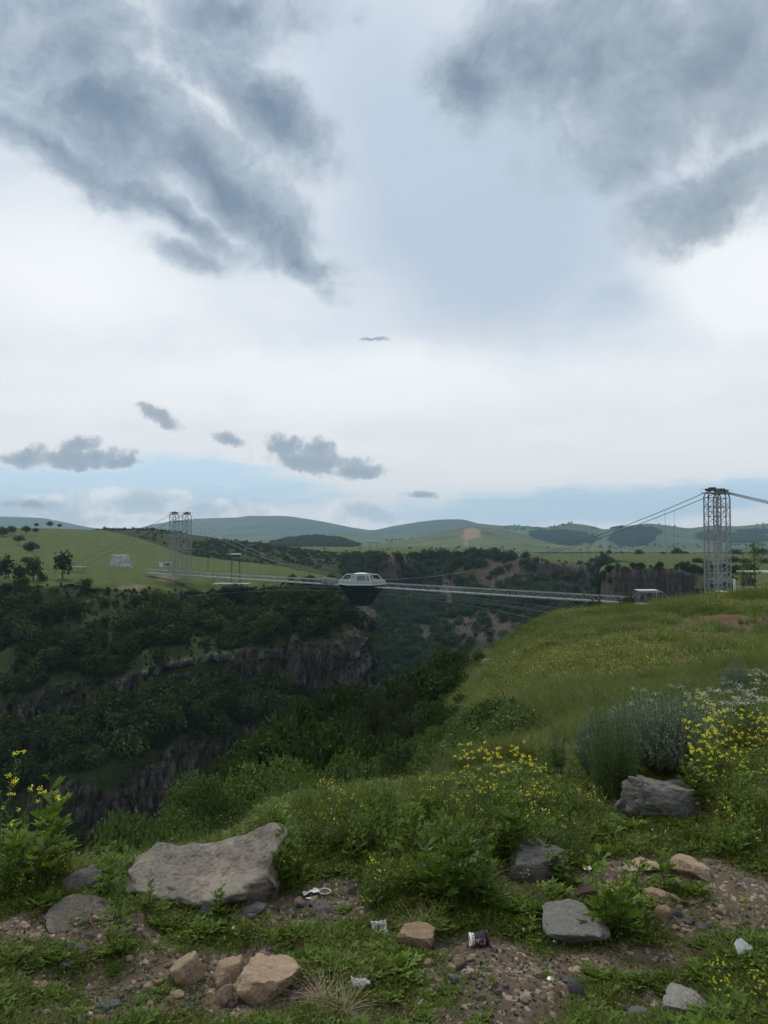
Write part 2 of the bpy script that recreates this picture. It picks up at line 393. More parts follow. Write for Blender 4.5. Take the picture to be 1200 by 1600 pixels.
# bare patches on the near ground: (pixel centre, radii) put onto the ground where they lie
SOIL = [(95, 1450, 150, 32), (300, 1545, 190, 55), (60, 1530, 60, 26), (470, 1425, 110, 30), (540, 1395, 60, 24), (130, 1590, 130, 20), (760, 1540, 140, 62), (690, 1585, 180, 40),
        (800, 1375, 70, 30), (930, 1390, 60, 30), (1120, 1440, 110, 32), (1165, 1390, 60, 22), (1000, 1500, 120, 30), (1030, 1360, 120, 24), (740, 1480, 90, 22), (1060, 1255, 110, 26), (430, 1490, 60, 20),
        (860, 1540, 70, 24), (1040, 1570, 80, 30), (440, 1550, 90, 30), (1150, 1240, 60, 14), (620, 1300, 20, 8)]
def soil_mask(X, Y, Zz):
    PX, PY = pix(X, np.maximum(Y, .8), Zz)
    m = ell(PX, PY, SOIL)
    n = fbm(X*3, Y*3, 4, 40)
    m = np.clip(m*1.15 + (n-.5)*1.5 - .05, 0, 1)
    return np.where(Y < 6.5, m, 0)
a_soil = soil_mask(a_X, a_Y, a_Z)
_px, _py = pix(a_X, np.maximum(a_Y, .8), a_Z)
def red_mask(X, Y, Zz):
    PX, PY = pix(X, np.maximum(Y, .8), Zz)
    return np.where(Y > 12, np.clip(ell(PX, PY, [(1130, 978, 85, 18), (1085, 985, 50, 7), (1195, 965, 40, 8)], .5)*1.25+(fbm(X*.6, Y*.25, 4, 61)-.5)*2.0+.12, 0, 1), 0)
a_red = red_mask(a_X, a_Y, a_Z)
def yellow_mask(X, Y): return sstep(fbm(X*.16+5, Y*.07, 3, 77), .43, .62)*sstep(Y, 9, 20)
a_yel = yellow_mask(a_X, a_Y)

def near_mat(g):
    p = wpos(g); soil = g.attr('soil'); red = g.attr('red'); yel = g.attr('yel')
    n1 = g.noise(p, 14, 6, .65); n2 = g.noise(p, 2.2, 4, .6); v = g.voro(p, 55, 'Color'); vd = g.voro(p, 55); n3 = g.noise(p, 90, 4, .6)
    dirt = g.mix(g.step(n1, .3, .7), (0.070, 0.050, 0.034), (0.145, 0.106, 0.076))
    dirt = g.mix(g.step(n2, .4, .65), dirt, (0.095, 0.072, 0.054))
    vx = g.sep(v)[0]
    dirt = g.mix(g.step(vx, .80, .86), dirt, g.mix(g.sep(v)[1], (0.30, 0.23, 0.17), (0.15, 0.145, 0.135)))
    gr = g.mix(g.step(n1, .3, .7), (0.040, 0.058, 0.012), (0.080, 0.108, 0.022))
    gr = g.mix(g.m('MULTIPLY', yel, .6), gr, (0.095, 0.102, 0.022))
    c = g.mix(soil, gr, dirt)
    redc = g.mix(g.step(g.noise(p, 1.2, 5, .6), .3, .7), (0.070, 0.036, 0.024), (0.125, 0.068, 0.044))
    redc = g.mix(g.step(g.noise(p, 3.5, 6, .65), .5, .62), redc, (0.055, 0.062, 0.020)); c = g.mix(red, c, redc)
    h = g.m('ADD', g.m('ADD', g.m('MULTIPLY', n1, .6), g.m('MULTIPLY', vd, -.5)), g.m('MULTIPLY', n3, .25))
    finish(g, c, .95, .15, bump=h, bstr=.7, bdist=.012)
M_near = material('near_ground_earth', near_mat)
V = np.stack([a_X, a_Y, a_Z], -1).reshape(-1, 3)
me = npmesh('near_ground', V, grid_faces(len(a_D), len(a_cols)), [M_near], smooth=True, attrs={'soil': a_soil, 'red': a_red, 'yel': a_yel})
ground = link('near_ground', me); tag(ground, kind='structure')

# ---- B, C, R: canyon walls and far plateau
def canyon_mat(fade):
    def fn(g):
        p = wpos(g); rock = g.attr('rock'); tan = g.attr('tan'); dirt = g.attr('dirt')
        x, y, z = g.sep(p)
        st = g.comb(g.m('MULTIPLY', x, 1.0), g.m('MULTIPLY', y, 1.0), g.m('MULTIPLY', z, .16))
        n = g.noise(st, .75, 6, .62); n2 = g.noise(p, .22, 5, .6); n3 = g.noise(p, 1.6, 5, .65)
        cc = g.sep(g.voro(g.comb(g.m('MULTIPLY', x, .55), g.m('MULTIPLY', y, .55), g.m('MULTIPLY', z, .09)), 1.0, 'Color'))[0]
        crack = g.voro(g.comb(g.m('MULTIPLY', x, .55), g.m('MULTIPLY', y, .55), g.m('MULTIPLY', z, .09)), 1.0, 'Distance', 'DISTANCE_TO_EDGE')
        lay = g.noise(g.comb(g.m('MULTIPLY', x, .05), g.m('MULTIPLY', y, .05), g.m('MULTIPLY', z, .6)), 1.0, 4)
        rk = g.mix(g.step(n, .32, .68), (0.026, 0.026, 0.022), (0.092, 0.086, 0.070))
        rk = g.mix(g.m('MULTIPLY', g.step(cc, .55, .85), .55), rk, (0.14, 0.132, 0.112))
        rk = g.mix(g.m('MULTIPLY', g.step(crack, .10, .02), .7), rk, (0.018, 0.016, 0.014))
        rk = g.mix(g.step(lay, .5, .62), rk, (0.044, 0.038, 0.030))
        rk = g.mix(g.m('MULTIPLY', tan, .8), rk, g.mix(g.step(n2, .3, .7), g.mix(g.step(n, .3, .7), (0.050, 0.040, 0.034), (0.098, 0.076, 0.064)), (0.075, 0.066, 0.056)))
        rk = g.mix(g.m('MULTIPLY', g.step(n3, .56, .64), g.step(n2, .45, .6)), rk, (0.030, 0.045, 0.016))
        gr = g.mix(g.step(n2, .32, .68), (0.034, 0.056, 0.012), (0.080, 0.100, 0.022))
        gr = g.mix(g.m('MULTIPLY', g.step(n3, .45, .75), .6), gr, (0.060, 0.070, 0.022))
        dull = g.mix(g.step(n3, .4, .6), (0.016, 0.026, 0.009), (0.032, 0.044, 0.015))
        gr = g.mix(g.attr('wood'), gr, dull)
        c = g.mix(rock, gr, rk)
        c = g.mix(dirt, c, g.mix(g.step(n3, .3, .7), (0.10, 0.08, 0.06), (0.19, 0.155, 0.12)))
        h = g.m('ADD', g.m('MULTIPLY', n, g.m('MULTIPLY', rock, 1.6)), g.m('MULTIPLY', n3, .5))
        finish(g, c, .95, .1, bump=h, bstr=.8, bdist=.9)
    return fn
M_canyon = material('canyon_rock_and_turf', canyon_mat(0))

def rowparam(per): # per: samples for each knot interval
    out = []
    for i, n in enumerate(per): out += list(i+np.arange(n)/n)
    return np.array(out+[len(per)], float)
def seg(t, a, b, soft=.12):
    return sstep(t, a-soft, a+soft)*(1-sstep(t, b-soft, b+soft))

B_T = {
 -700: [Z(150, -105), (170, 1400), (176, 1260), (205, 1170), (208, 1110), (270, 955), (290, 922), (350, 890), (600, 852), (950, 822), Z(1150, 0)],
 0:    [Z(150, -105), (195, 1370), (201, 1250), (235, 1135), (238, 1085), (285, 950), (300, 912), (350, 896), (600, 856), (930, 825), Z(1150, 0)],
 150:  [Z(150, -105), (200, 1350), (206, 1200), (240, 1110), (243, 1062), (290, 958), (305, 920), (360, 898), (600, 862), (930, 828), Z(1150, 0)],
 300:  [Z(150, -105), (215, 1320), (221, 1170), (250, 1076), (254, 1032), (325, 945), (338, 926), (400, 894), (560, 878), (660, 868), Z(720, -50)],
 400:  [Z(150, -105), (230, 1290), (236, 1150), (262, 1070), (267, 1015), (330, 945), (340, 920), (420, 891), (520, 885), (590, 880), Z(640, -60)],
 480:  [Z(150, -105), (245, 1260), (250, 1150), (270, 1075), (276, 1003), (325, 935), (337, 914), (380, 904), (430, 896), (480, 893), Z(520, -70)],
 535:  [Z(150, -105), (255, 1240), (262, 1150), (275, 1085), (284, 1000), (322, 945), (337, 915), (365, 909), (390, 905), (405, 904), Z(430, -80)],
 556:  [Z(150, -105), (262, 1240), (270, 1160), (285, 1100), (297, 1040), (330, 990), (345, 960), (372, 945), (396, 940), (412, 936), Z(440, -90)],
 580:  [Z(150, -106), Z(280, -103), Z(292, -100), Z(305, -98), Z(320, -94), Z(350, -90), Z(365, -88), Z(390, -88), Z(410, -90), Z(430, -92), Z(450, -98)]}
b_cols = np.unique(np.concatenate([np.linspace(-700, -20, 60), np.linspace(-20, 580, 520)]))
b_rows = rowparam([20, 34, 24, 34, 40, 24, 20, 24, 30, 12])
C_T = {
 -300: [Z(450, -70), Z(480, -60), Z(520, -50), Z(720, -10), (950, 832), (1400, 838), (2000, 846)],
 60:   [Z(450, -70), Z(480, -60), Z(520, -50), Z(720, -10), (950, 831), (1400, 838), (2000, 847)],
 170:  [Z(450, -70), Z(480, -60), Z(540, -50), (800, 850), (960, 829), (1400, 838), (2000, 848)],
 260:  [Z(450, -70), Z(480, -60), Z(540, -45), (700, 868), (900, 833), (1400, 843), (2000, 850)],
 380:  [Z(450, -80), Z(480, -65), Z(530, -40), (620, 892), (860, 848), (1300, 851), (2000, 852)],
 470:  [Z(400, -105), Z(440, -85), Z(520, -60), (630, 910), (800, 861), (1200, 857), (2000, 854)],
 560:  [Z(330, -110), Z(420, -92), (520, 1010), (640, 938), (730, 869), (1100, 861), (2000, 854)],
 610:  [Z(330, -110), Z(420, -92), (500, 1010), (600, 935), (640, 872), (1000, 861), (2000, 854)],
 660:  [Z(330, -110), Z(420, -90), (510, 985), (630, 925), (700, 867), (1000, 859), (2000, 854)],
 750:  [Z(330, -110), Z(420, -88), (490, 1000), (580, 930), (680, 868), (1000, 862), (2000, 858)],
 850:  [Z(330, -110), Z(400, -85), (455, 985), (575, 912), (598, 877), (900, 869), (2000, 864)],
 930:  [Z(330, -110), Z(390, -85), (440, 985), (560, 915), (585, 880), (900, 869), (2000, 864)],
 1000: [Z(330, -100), Z(400, -80), Z(460, -60), Z(560, -45), (590, 884), (900, 869), (2000, 864)],
 1200: [Z(330, -40), Z(400, -35), Z(460, -30), Z(560, -25), (640, 876), (900, 869), (2000, 864)],
 2200: [Z(330, -40), Z(400, -35), Z(460, -30), Z(560, -25), (640, 876), (900, 869), (2000, 864)]}
c_cols = np.unique(np.concatenate([np.linspace(-300, 360, 90), np.linspace(360, 1100, 420), np.linspace(1100, 2200, 70)]))
c_rows = rowparam([10, 40, 50, 60, 30, 14])
R_T = {
 925:  [Z(300, -105), Z(400, -105), Z(470, -104), Z(560, -100), Z(700, -90), Z(900, -90)],
 938:  [Z(300, -100), Z(420, -80), (440, 905), (470, 892), (600, 884), (900, 868)],
 960:  [Z(290, -80), (405, 945), (414, 889), (520, 882), (650, 874), (900, 866)],
 1030: [Z(270, -60), (400, 938), (408, 888), (520, 881), (650, 873), (900, 866)],
 1080: [Z(245, -45), (395, 932), (405, 892), (520, 880), (650, 873), (900, 866)],
 1125: [Z(230, -22), (330, 920), (420, 893), (520, 881), (650, 873), (900, 866)],
 1300: [Z(225, -19.5), (300, 912), (420, 889), (520, 879), (650, 872), (900, 865)],
 2300: [Z(225, -19), (300, 908), (420, 886), (520, 878), (650, 871), (900, 865)]}
r_cols = np.unique(np.concatenate([np.linspace(925, 1220, 300), np.linspace(1220, 2300, 60)]))
r_rows = rowparam([12, 50, 16, 10, 10])

def build_sheet(name, T, cols, rows, fn):
    D, Zz = loft(T, cols, rows)
    X = D*((cols-600)/1200)[None, :]
    PX = np.repeat(cols[None, :], len(rows), 0); T_ = np.repeat(rows[:, None], len(cols), 1)
    at, dY, dZ = fn(PX, T_, X, D, Zz)
    if name == 'canyon_wall_west':
        X = X + sstep(PX, 490, 545)*((fbm(Zz*.06, D*.02, 4, 191)-.5)*34 + (fbm(Zz*.35, D*.2, 3, 192)-.5)*9)*(T_ > .8)*(T_ < 6.6)
    X2, Y2, Z2 = X + dY*((cols-600)/1200)[None, :], D+dY, Zz+dZ
    V = np.stack([X2, Y2, Z2], -1)
    me = npmesh(name, V.reshape(-1, 3), grid_faces(len(rows), len(cols))[:, ::1], [M_canyon], smooth=False, attrs=at)
    o = link(name, me); tag(o, kind='structure')
    return dict(V=V, PX=PX, T=T_, at=at, o=o)
def fn_b(PX, T, X, D, Zz):
    nb = fbm(X*.03, Zz*.05, 3, 90)
    rock = np.maximum(seg(T+(nb-.5)*.5, 3.05, 4.05, .1), seg(T+(nb-.5)*1.1+(fbm(X*.12, Zz*.12, 3, 92)-.5)*.8, .9, 2.1, .12)*sstep(PX+(nb-.5)*200, 40, 170))
    up = seg(T, 4.55, 6.05, .12)*sstep(fbm(X*.05, T*1.6, 3, 93), .52, .60)*sstep(PX, 40, 160)
    rock = np.clip(np.maximum(rock, up)*sstep(fbm(X*.07, T*2.2, 3, 94), .25, .40), 0, 1)
    rock = np.maximum(rock, seg(T, 3.2, 6.2, .1)*sstep(PX+(nb-.5)*60, 500, 545))
    col = fbm(X*.45, Zz*.035, 4, 95)-.5; col = col + .7*(np.floor(vnoise(X*.55, Zz*.05, 88)*5)/5-.5); big = fbm(X*.05, Zz*.03, 3, 96)-.5; fin = fbm(X*.9, Zz*.25, 3, 97)-.5
    dY = rock*(col*7.5+fin*3.0) + (T > .6)*(T < 6)*big*9
    flat = sstep(T, 6.0, 7.0)
    dZ = (1-flat)*(fbm(X*.09, D*.09, 3, 98)-.5)*5*(T > .5) + flat*(fbm(X*.05, D*.03, 3, 99)-.5)*2.0 + rock*(fbm(X*.35, D*.3, 2, 100)-.5)*2.5
    step6 = seg(T, 5.6, 6.1, .2)*(fbm(X*.15, D*.1, 3, 101)-.5)*3
    wood = seg(T, .4, 6.0, .3)*(1.3+.15*sstep(4.2-T, 0, .5))
    dirt = ell(PX, pix(X, D, Zz)[1], [(205, 917, 22, 4), (262, 903, 16, 6)])*.9
    wood = np.maximum(wood*.7, sstep(PX, 505, 540)); rock = np.maximum(rock, sstep(PX, 535, 548)*(T > 5.5)*.8)
    return dict(rock=rock, tan=0*rock, dirt=dirt, wood=wood), dY, dZ+step6
def fn_c(PX, T, X, D, Zz):
    PY = pix(X, D, Zz)[1]; n = fbm(X*.02, Zz*.04, 4, 110)
    r = ell(PX, PY, [(640, 905, 58, 42), (665, 930, 50, 34), (585, 985, 22, 45), (645, 985, 40, 18), (760, 985, 40, 26), (790, 1000, 40, 18), (770, 905, 40, 16), (585, 950, 14, 30)], .25)
    r = np.clip(r*1.0+(n-.5)*2.6+(fbm(X*.10, Zz*.03, 4, 111)-.5)*1.6-.08, 0, 1)
    cl = seg(T, 3.28, 3.98, .08)*sstep(PX, 795, 810)*(1-sstep(PX, 925, 945)); r = np.maximum(r, cl)
    low = seg(T, 2.75, 3.2, .1)*sstep(PX, 820, 850)*(1-sstep(PX, 930, 950))*sstep(fbm(X*.03, T*2, 3, 112), .42, .55); r = np.maximum(r, low*.8)
    flat = sstep(T, 4.0, 4.3)
    r = r*(1-flat)*sstep(PX, 540, 580)
    col = fbm(X*.2, Zz*.02, 4, 115)-.5; gul = fbm(X*.012, T*.4, 3, 116)-.5
    dY = r*col*12 + (1-flat)*(T > .5)*gul*70*(PX > 560)*seg(T, .8, 3.9, .4)
    dZ = (1-flat)*(fbm(X*.03, D*.03, 4, 117)-.5)*10*(T > .5) + flat*(fbm(X*.008, D*.004, 3, 118)-.5)*3
    wood = (1-flat)*.8
    side = (1-sstep(PX, 520, 560))*seg(T, 2.5, 4.0, .2)
    return dict(rock=r, tan=r*.9, dirt=0*r, wood=np.maximum(wood, side*.9)*(1-.0*r)), dY, dZ
def fn_r(PX, T, X, D, Zz):
    n = fbm(X*.05, Zz*.05, 3, 130)
    r = seg(T+(n-.5)*.3, .85, 1.95, .08)*(1-sstep(PX+(n-.5)*40, 1085, 1110))
    col = fbm(X*.35, Zz*.03, 4, 131)-.5
    dY = r*col*9+seg(T, .5, 1.9, .2)*(fbm(X*.03, Zz*0.02, 2, 132)-.5)*14
    dZ = (fbm(X*.04, D*.04, 3, 133)-.5)*2.5*sstep(T, .3, 1)
    return dict(rock=r, tan=r*.45, dirt=0*r, wood=seg(T, -1, 1.95, .1)*.9*(1-sstep(PX, 1090, 1130))), dY, dZ
SB = build_sheet('canyon_wall_west', B_T, b_cols, b_rows, fn_b)
SC = build_sheet('far_canyon_terrain', C_T, c_cols, c_rows, fn_c)
SR = build_sheet('east_bank_terrain', R_T, r_cols, r_rows, fn_r)

# ---- rolling hills and mountains
def hill_mat(c1, c2, c3):
    def fn(g):
        p = wpos(g); n = g.noise(p, .0035, 5, .6); n2 = g.noise(p, .018, 5, .62); n3 = g.noise(p, .0009, 3)
        c = g.mix(g.step(n, .35, .65), c1, c2); c = g.mix(g.step(n3, .4, .6), c, c3)
        c = g.mix(g.m('MULTIPLY', g.step(n2, .58, .68), .6), c, (0.030, 0.045, 0.020))
        scar = g.attr('scar'); c = g.mix(scar, c, (0.21, 0.15, 0.105))
        c = g.mix(g.attr('wood'), c, (0.026, 0.042, 0.026))
        finish(g, c, .95, .1, bump=g.noise(p, .012, 6, .6), bstr=.6, bdist=12)
    return material('hill_turf', fn)
def hills(name, base, crest, mat, seed, amp, cols, nr=60, scarf=None, woodf=None):
    """base: (D0, py0); crest: {px: (D, py)}; falls away behind"""
    ks = sorted(crest); Dc = np.interp(cols, ks, [crest[k][0] for k in ks]); Pc = pchip(ks, np.array([[crest[k][1]] for k in ks], float), cols)[:, 0]
    D0, py0 = base; t = np.linspace(0, 1, nr)
    Zc = zpix(Pc, Dc); Z0 = zpix(py0, D0)
    rows = []; drows = []
    for q in t: drows.append(D0+(Dc-D0)*q); rows.append(Z0+(Zc-Z0)*(q**1.5*(.65+.35*q)))
    for q in (.15, .4, .8): drows.append(Dc*(1+q*.35)); rows.append(Zc*(1-q)+(Z0-60)*q)
    D = np.array(drows); Zz = np.array(rows); X = D*((cols-600)/1200)[None, :]
    T = np.concatenate([t, [1.15, 1.4, 1.8]])[:, None]*np.ones((1, len(cols)))
    env = np.sin(np.clip(T, 0, 1)*PI)**.7
    Zz = Zz + env*amp*(fbm(X/(amp*9), D/(amp*9), 4, seed)-.5)*2*1.0 + (fbm(X/(amp*3), D/(amp*3), 3, seed+7)-.5)*amp*.12
    PX = np.repeat(cols[None, :], len(T), 0); PY = pix(X, D, Zz)[1]
    sc = scarf(PX, PY, X, D) if scarf else 0*X; wd = woodf(PX, PY, X, D) if woodf else 0*X
    V = np.stack([X, D, Zz], -1)
    o = link(name, npmesh(name, V.reshape(-1, 3), grid_faces(*X.shape), [mat], smooth=True, attrs={'scar': sc, 'wood': wd})); tag(o, kind='structure')
    return dict(V=V, PX=PX, PY=PY, wood=wd, T=T)
hc = np.linspace(-700, 1900, 520)
GR1, GR2, GR3 = (0.056, 0.086, 0.030), (0.092, 0.114, 0.040), (0.046, 0.074, 0.030)
def scar1(PX, PY, X, D): return np.clip(ell(PX, PY, [(736, 830, 12, 5), (731, 838, 8, 5), (727, 846, 3, 7), (745, 834, 5, 6)], .3)*1.4+(fbm(X*.02, D*.01, 3, 3)-.5)*.8, 0, 1)
def wood1(PX, PY, X, D):
    return np.clip(ell(PX, PY, [(490, 850, 68, 11), (455, 851, 34, 6)], .12)*1.3+(fbm(X*.01, D*.01, 3, 5)-.5)*.9, 0, 1)*(PY < 858)
H1 = hills('near_green_hills', (1750, 863), {-700: (3000, 852), 200: (3000, 849), 330: (3000, 848), 420: (2700, 849), 455: (2600, 842), 490: (2600, 839), 530: (2600, 842), 565: (2700, 852), 600: (3000, 848), 660: (3100, 838),
           700: (3100, 829), 735: (3100, 823), 780: (3100, 827), 830: (3000, 840), 880: (3000, 852), 940: (3000, 858), 1000: (3000, 860), 1080: (3000, 859), 1200: (3000, 858), 1900: (3000, 856)},
           hill_mat(GR1, GR2, GR3), 201, 14, hc, scarf=scar1, woodf=wood1)
def wood2(PX, PY, X, D):
    return np.clip(ell(PX, PY, [(880, 843, 50, 11), (845, 836, 22, 5), (985, 842, 36, 13), (1010, 832, 20, 6), (1110, 838, 26, 7), (1160, 842, 46, 7), (1180, 832, 30, 3), (960, 824, 12, 3)], .2)*1.2+(fbm(X*.004, D*.004, 4, 6)-.5)*2.0-.15, 0, 1)
H2 = hills('wooded_green_hills', (3300, 864), {-700: (5000, 846), 300: (5000, 845), 420: (5000, 838), 520: (5000, 834), 600: (5000, 838), 700: (5000, 832), 760: (5000, 823), 800: (4900, 821), 855: (4800, 824), 890: (4800, 818), 925: (4800, 822),
           945: (4800, 827), 985: (4700, 821), 1012: (4700, 818), 1045: (4700, 821), 1075: (4700, 825), 1110: (4700, 822), 1150: (4700, 822), 1200: (4700, 818), 1300: (4600, 814), 1500: (4600, 820), 1900: (4600, 816)},
           hill_mat(GR1, GR2, GR3), 211, 26, hc, woodf=wood2)
H3 = hills('blue_mountains', (5600, 846), {-700: (8500, 812), -200: (8500, 812), 0: (8500, 807), 60: (8500, 809), 100: (8500, 816), 150: (8500, 825), 200: (8500, 828), 245: (8500, 818), 300: (8500, 811), 375: (8500, 808), 390: (8500, 806), 440: (8500, 806),
           480: (8400, 811), 520: (8300, 818), 560: (8000, 826), 580: (7800, 828), 620: (7600, 821), 675: (7500, 813), 715: (7500, 811), 750: (7500, 818), 820: (7500, 824), 900: (7500, 832), 1200: (7500, 834), 1900: (7500, 830)},
           hill_mat((0.040, 0.062, 0.030), (0.060, 0.080, 0.036), (0.036, 0.055, 0.028)), 221, 45, hc)
# ------------------------------------------------------------------ plant kit
def unit(a): return a/np.maximum(np.linalg.norm(a, axis=-1, keepdims=True), 1e-9)
def leaves(C, U, N, L, W, mid=.45, droop=0.0):
    """kite-shaped leaf faces: base C, axis U, normal hint N"""
    n = len(C); L = np.broadcast_to(L, (n,))[:, None]; W = np.broadcast_to(W, (n,))[:, None]
    U = unit(U); S = unit(np.cross(U, N)+1e-6)
    m = C+U*L*mid; tip = C+U*L; tip = tip - np.array([0, 0, 1.])*L*droop
    V = np.stack([C, m-S*W*.5, tip, m+S*W*.5], 1).reshape(-1, 3)
    return V, np.arange(4*n).reshape(-1, 4)
def blades(C, U, L, W, bend, seg=2):
    """grass blades as ribbons of seg quads narrowing to the tip"""
    n = len(C); U = unit(U); L = np.broadcast_to(L, (n,))[:, None]; W = np.broadcast_to(W, (n,))[:, None]
    out = unit(np.stack([U[:, 0]+1e-4, U[:, 1], 0*U[:, 0]], 1)); S = unit(np.cross(out, [0, 0, 1.]))
    vs = []
    for k in range(seg+1):
        q = k/seg; p = C + U*L*q + out*L*bend*q*q - np.array([0, 0, 1.])*L*bend*.55*q**2
        w = W*(1-q*.85)*.5; vs += [p-S*w, p+S*w]
    V = np.stack(vs, 1).reshape(-1, 3); k2 = 2*(seg+1); F = []
    b = np.arange(n)[:, None]*k2
    for k in range(seg): F.append(b+np.array([[2*k, 2*k+1, 2*k+3, 2*k+2]]))
    return V, np.concatenate(F)
def join(parts):
    Vs, Fs, Ms, n = [], [], [], 0
    for V, F, m in parts:
        Vs.append(V); Fs.append(F+n); Ms.append(np.full(len(F), m)); n += len(V)
    return np.concatenate(Vs), np.concatenate(Fs), np.concatenate(Ms)
def tubes(paths, r0, r1, n=3):
    """many thin stems: paths (m, k, 3)"""
    paths = np.asarray(paths, float); m, k, _ = paths.shape; vs = []
    r = np.linspace(1, 0, k)
    for j in range(k):
        t = unit(paths[:, min(j+1, k-1)]-paths[:, max(j-1, 0)]); s = unit(np.cross(t, [0.13, .9, .2])); b = np.cross(t, s)
        rr = (np.broadcast_to(r0, (m,))*r[j]+np.broadcast_to(r1, (m,))*(1-r[j]))[:, None]
        for i in range(n):
            a = 2*PI*i/n; vs.append(paths[:, j]+(s*math.cos(a)+b*math.sin(a))*rr)
    V = np.stack(vs, 1).reshape(-1, 3); F = []; base = np.arange(m)[:, None]*(k*n)
    for j in range(k-1):
        for i in range(n):
            i2 = (i+1) % n; F.append(base+np.array([[j*n+i, j*n+i2, (j+1)*n+i2, (j+1)*n+i]]))
    return V, np.concatenate(F)
def rnd(*s): return RS.rand(*s)
def rdir(n, up=0.0):
    v = RS.normal(size=(n, 3)); v = unit(v); v[:, 2] = v[:, 2]*(1-abs(up))+up; return unit(v)

M_grass = leafmat('meadow_grass', (0.060, 0.096, 0.006), (0.125, 0.158, 0.016), .34, dead=(0.16, 0.13, 0.06))
M_weed = leafmat('weed_leaf', (0.060, 0.118, 0.008), (0.118, 0.178, 0.014), .36)
M_weed2 = leafmat('bright_leaf', (0.060, 0.125, 0.008), (0.110, 0.180, 0.014), .36)
M_creep = leafmat('creeping_leaf', (0.060, 0.088, 0.008), (0.120, 0.148, 0.018), .30, dead=(0.10, 0.085, 0.05))
M_mead = leafmat('long_meadow_grass', (0.056, 0.098, 0.010), (0.112, 0.148, 0.020), .32, dead=(0.15, 0.13, 0.07), nscale=.1)
M_yel = material('yellow_petal', lambda g: finish(g, g.mix(g.new('ShaderNodeNewGeometry').outputs['Random Per Island'], (0.66, 0.60, 0.03), (0.82, 0.78, 0.08)), .6, .2, trans=.25))
M_yelm = material('meadow_flower_yellow', lambda g: finish(g, (0.26, 0.25, 0.05), .7, .2))
M_white = material('white_petal', lambda g: finish(g, (0.50, 0.51, 0.45), .7, .2, trans=.2))
M_silver = leafmat('silver_green_leaf', (0.145, 0.195, 0.130), (0.225, 0.285, 0.195), .2)
M_plume = leafmat('feathery_leaf', (0.040, 0.078, 0.018), (0.068, 0.110, 0.028), .25)
M_stem = plain('green_stem', (0.06, 0.09, 0.03), .7)
M_bark = plain('grey_brown_bark', (0.055, 0.045, 0.036), .9, .1, scale=12)
M_dry = leafmat('dry_grass', (0.20, 0.16, 0.09), (0.33, 0.27, 0.17), .2)
M_tree = leafmat('tree_leaf', (0.012, 0.025, 0.008), (0.027, 0.046, 0.013), .15, nscale=.05, spec=.06)
M_tree2 = leafmat('pale_tree_leaf', (0.022, 0.042, 0.013), (0.044, 0.068, 0.020), .18, nscale=.05, spec=.06)
M_headwood = leafmat('haze_tinted_leaf', (0.024, 0.046, 0.028), (0.046, 0.076, 0.046), .15, nscale=.02, spec=.05)  # bluish haze of distance put into the leaf colour
M_dark = leafmat('dark_bush_leaf', (0.013, 0.026, 0.008), (0.026, 0.044, 0.012), .12, nscale=.1, spec=.06)
M_needle = leafmat('pine_needle', (0.020, 0.040, 0.014), (0.042, 0.070, 0.022), .1, spec=.08)
M_mound = leafmat('near_bush_leaf', (0.042, 0.082, 0.014), (0.082, 0.130, 0.024), .28, nscale=.3)

def proto(name, parts, mats):
    V, F, M = join(parts); return npmesh(name, V, F, mats, M)
# low plants -----------------------------------------------------------------
def p_tuft(n, h, w, spread, bend=.45, mat=None, yel=0, seg=2):
    a = rnd(n)*2*PI; r = np.sqrt(rnd(n))*spread; C = np.stack([r*np.cos(a), r*np.sin(a), 0*a-.01], 1)
    U = np.stack([np.cos(a)*(.15+.5*rnd(n))+.25*RS.normal(size=n), np.sin(a)*(.15+.5*rnd(n))+.25*RS.normal(size=n), np.ones(n)], 1)
    L = h*(.45+.75*rnd(n)); V, F = blades(C, U, L, w*(.6+.8*rnd(n)), bend*(.4+rnd(n)[:, None]), seg)
    parts = [(V, F, 0)]
    if yel:
        C = np.stack([spread*1.1*RS.normal(size=yel)*.6, spread*1.1*RS.normal(size=yel)*.6, h*(.65+.5*rnd(yel))], 1)
        parts.append(leaves(C, rdir(yel, .2), rdir(yel, .7), h*.12, h*.12)+(1,))
    return proto('tuft', parts, [mat or M_grass, M_yelm])
def p_rosette(n, l, w, lift, mat, lob=0):
    a = np.arange(n)*2.4+rnd(n)*.4; q = np.linspace(.1, 1, n)[::-1]
    U = np.stack([np.cos(a), np.sin(a), lift+1.6*(1-q)+.2*rnd(n)], 1); C = np.stack([.01*np.cos(a), .01*np.sin(a), 0*a], 1)
    L = l*(.5+.5*q)*(.8+.4*rnd(n)); parts = [leaves(C, U, np.tile([0, 0, 1.], (n, 1)), L, w*L/l*1.0, .6, .12)+(0,)]
    if lob:
        for s in (-1, 1):
            for t in (.35, .55):
                Cc = C+unit(U)*L[:, None]*t; S = unit(np.cross(unit(U), [0, 0, 1.]))*s
                parts.append(leaves(Cc, unit(U)*.6+S, np.tile([0, 0, 1.], (n, 1)), L*.34, L*.16)+(0,))
    return proto('rosette', parts, [mat])
def p_creep(n, r, l, mat, h=.03, fl=0):
    a = rnd(n)*2*PI; q = np.sqrt(rnd(n))*r; C = np.stack([q*np.cos(a), q*np.sin(a), h*rnd(n)*(1-q/r*.6)], 1)
    U = rdir(n, .25); N = rdir(n, .8); parts = [leaves(C, U, N, l*(.6+.8*rnd(n)), l*.55*(.6+.8*rnd(n)))+(0,)]
    if fl:
        C = np.stack([r*.8*(rnd(fl)*2-1), r*.8*(rnd(fl)*2-1), h*(1+.5*rnd(fl))], 1); parts.append(leaves(C, rdir(fl, .1), rdir(fl, .8), .012, .012)+(1,))
    return proto('creeper', parts, [mat, M_white])
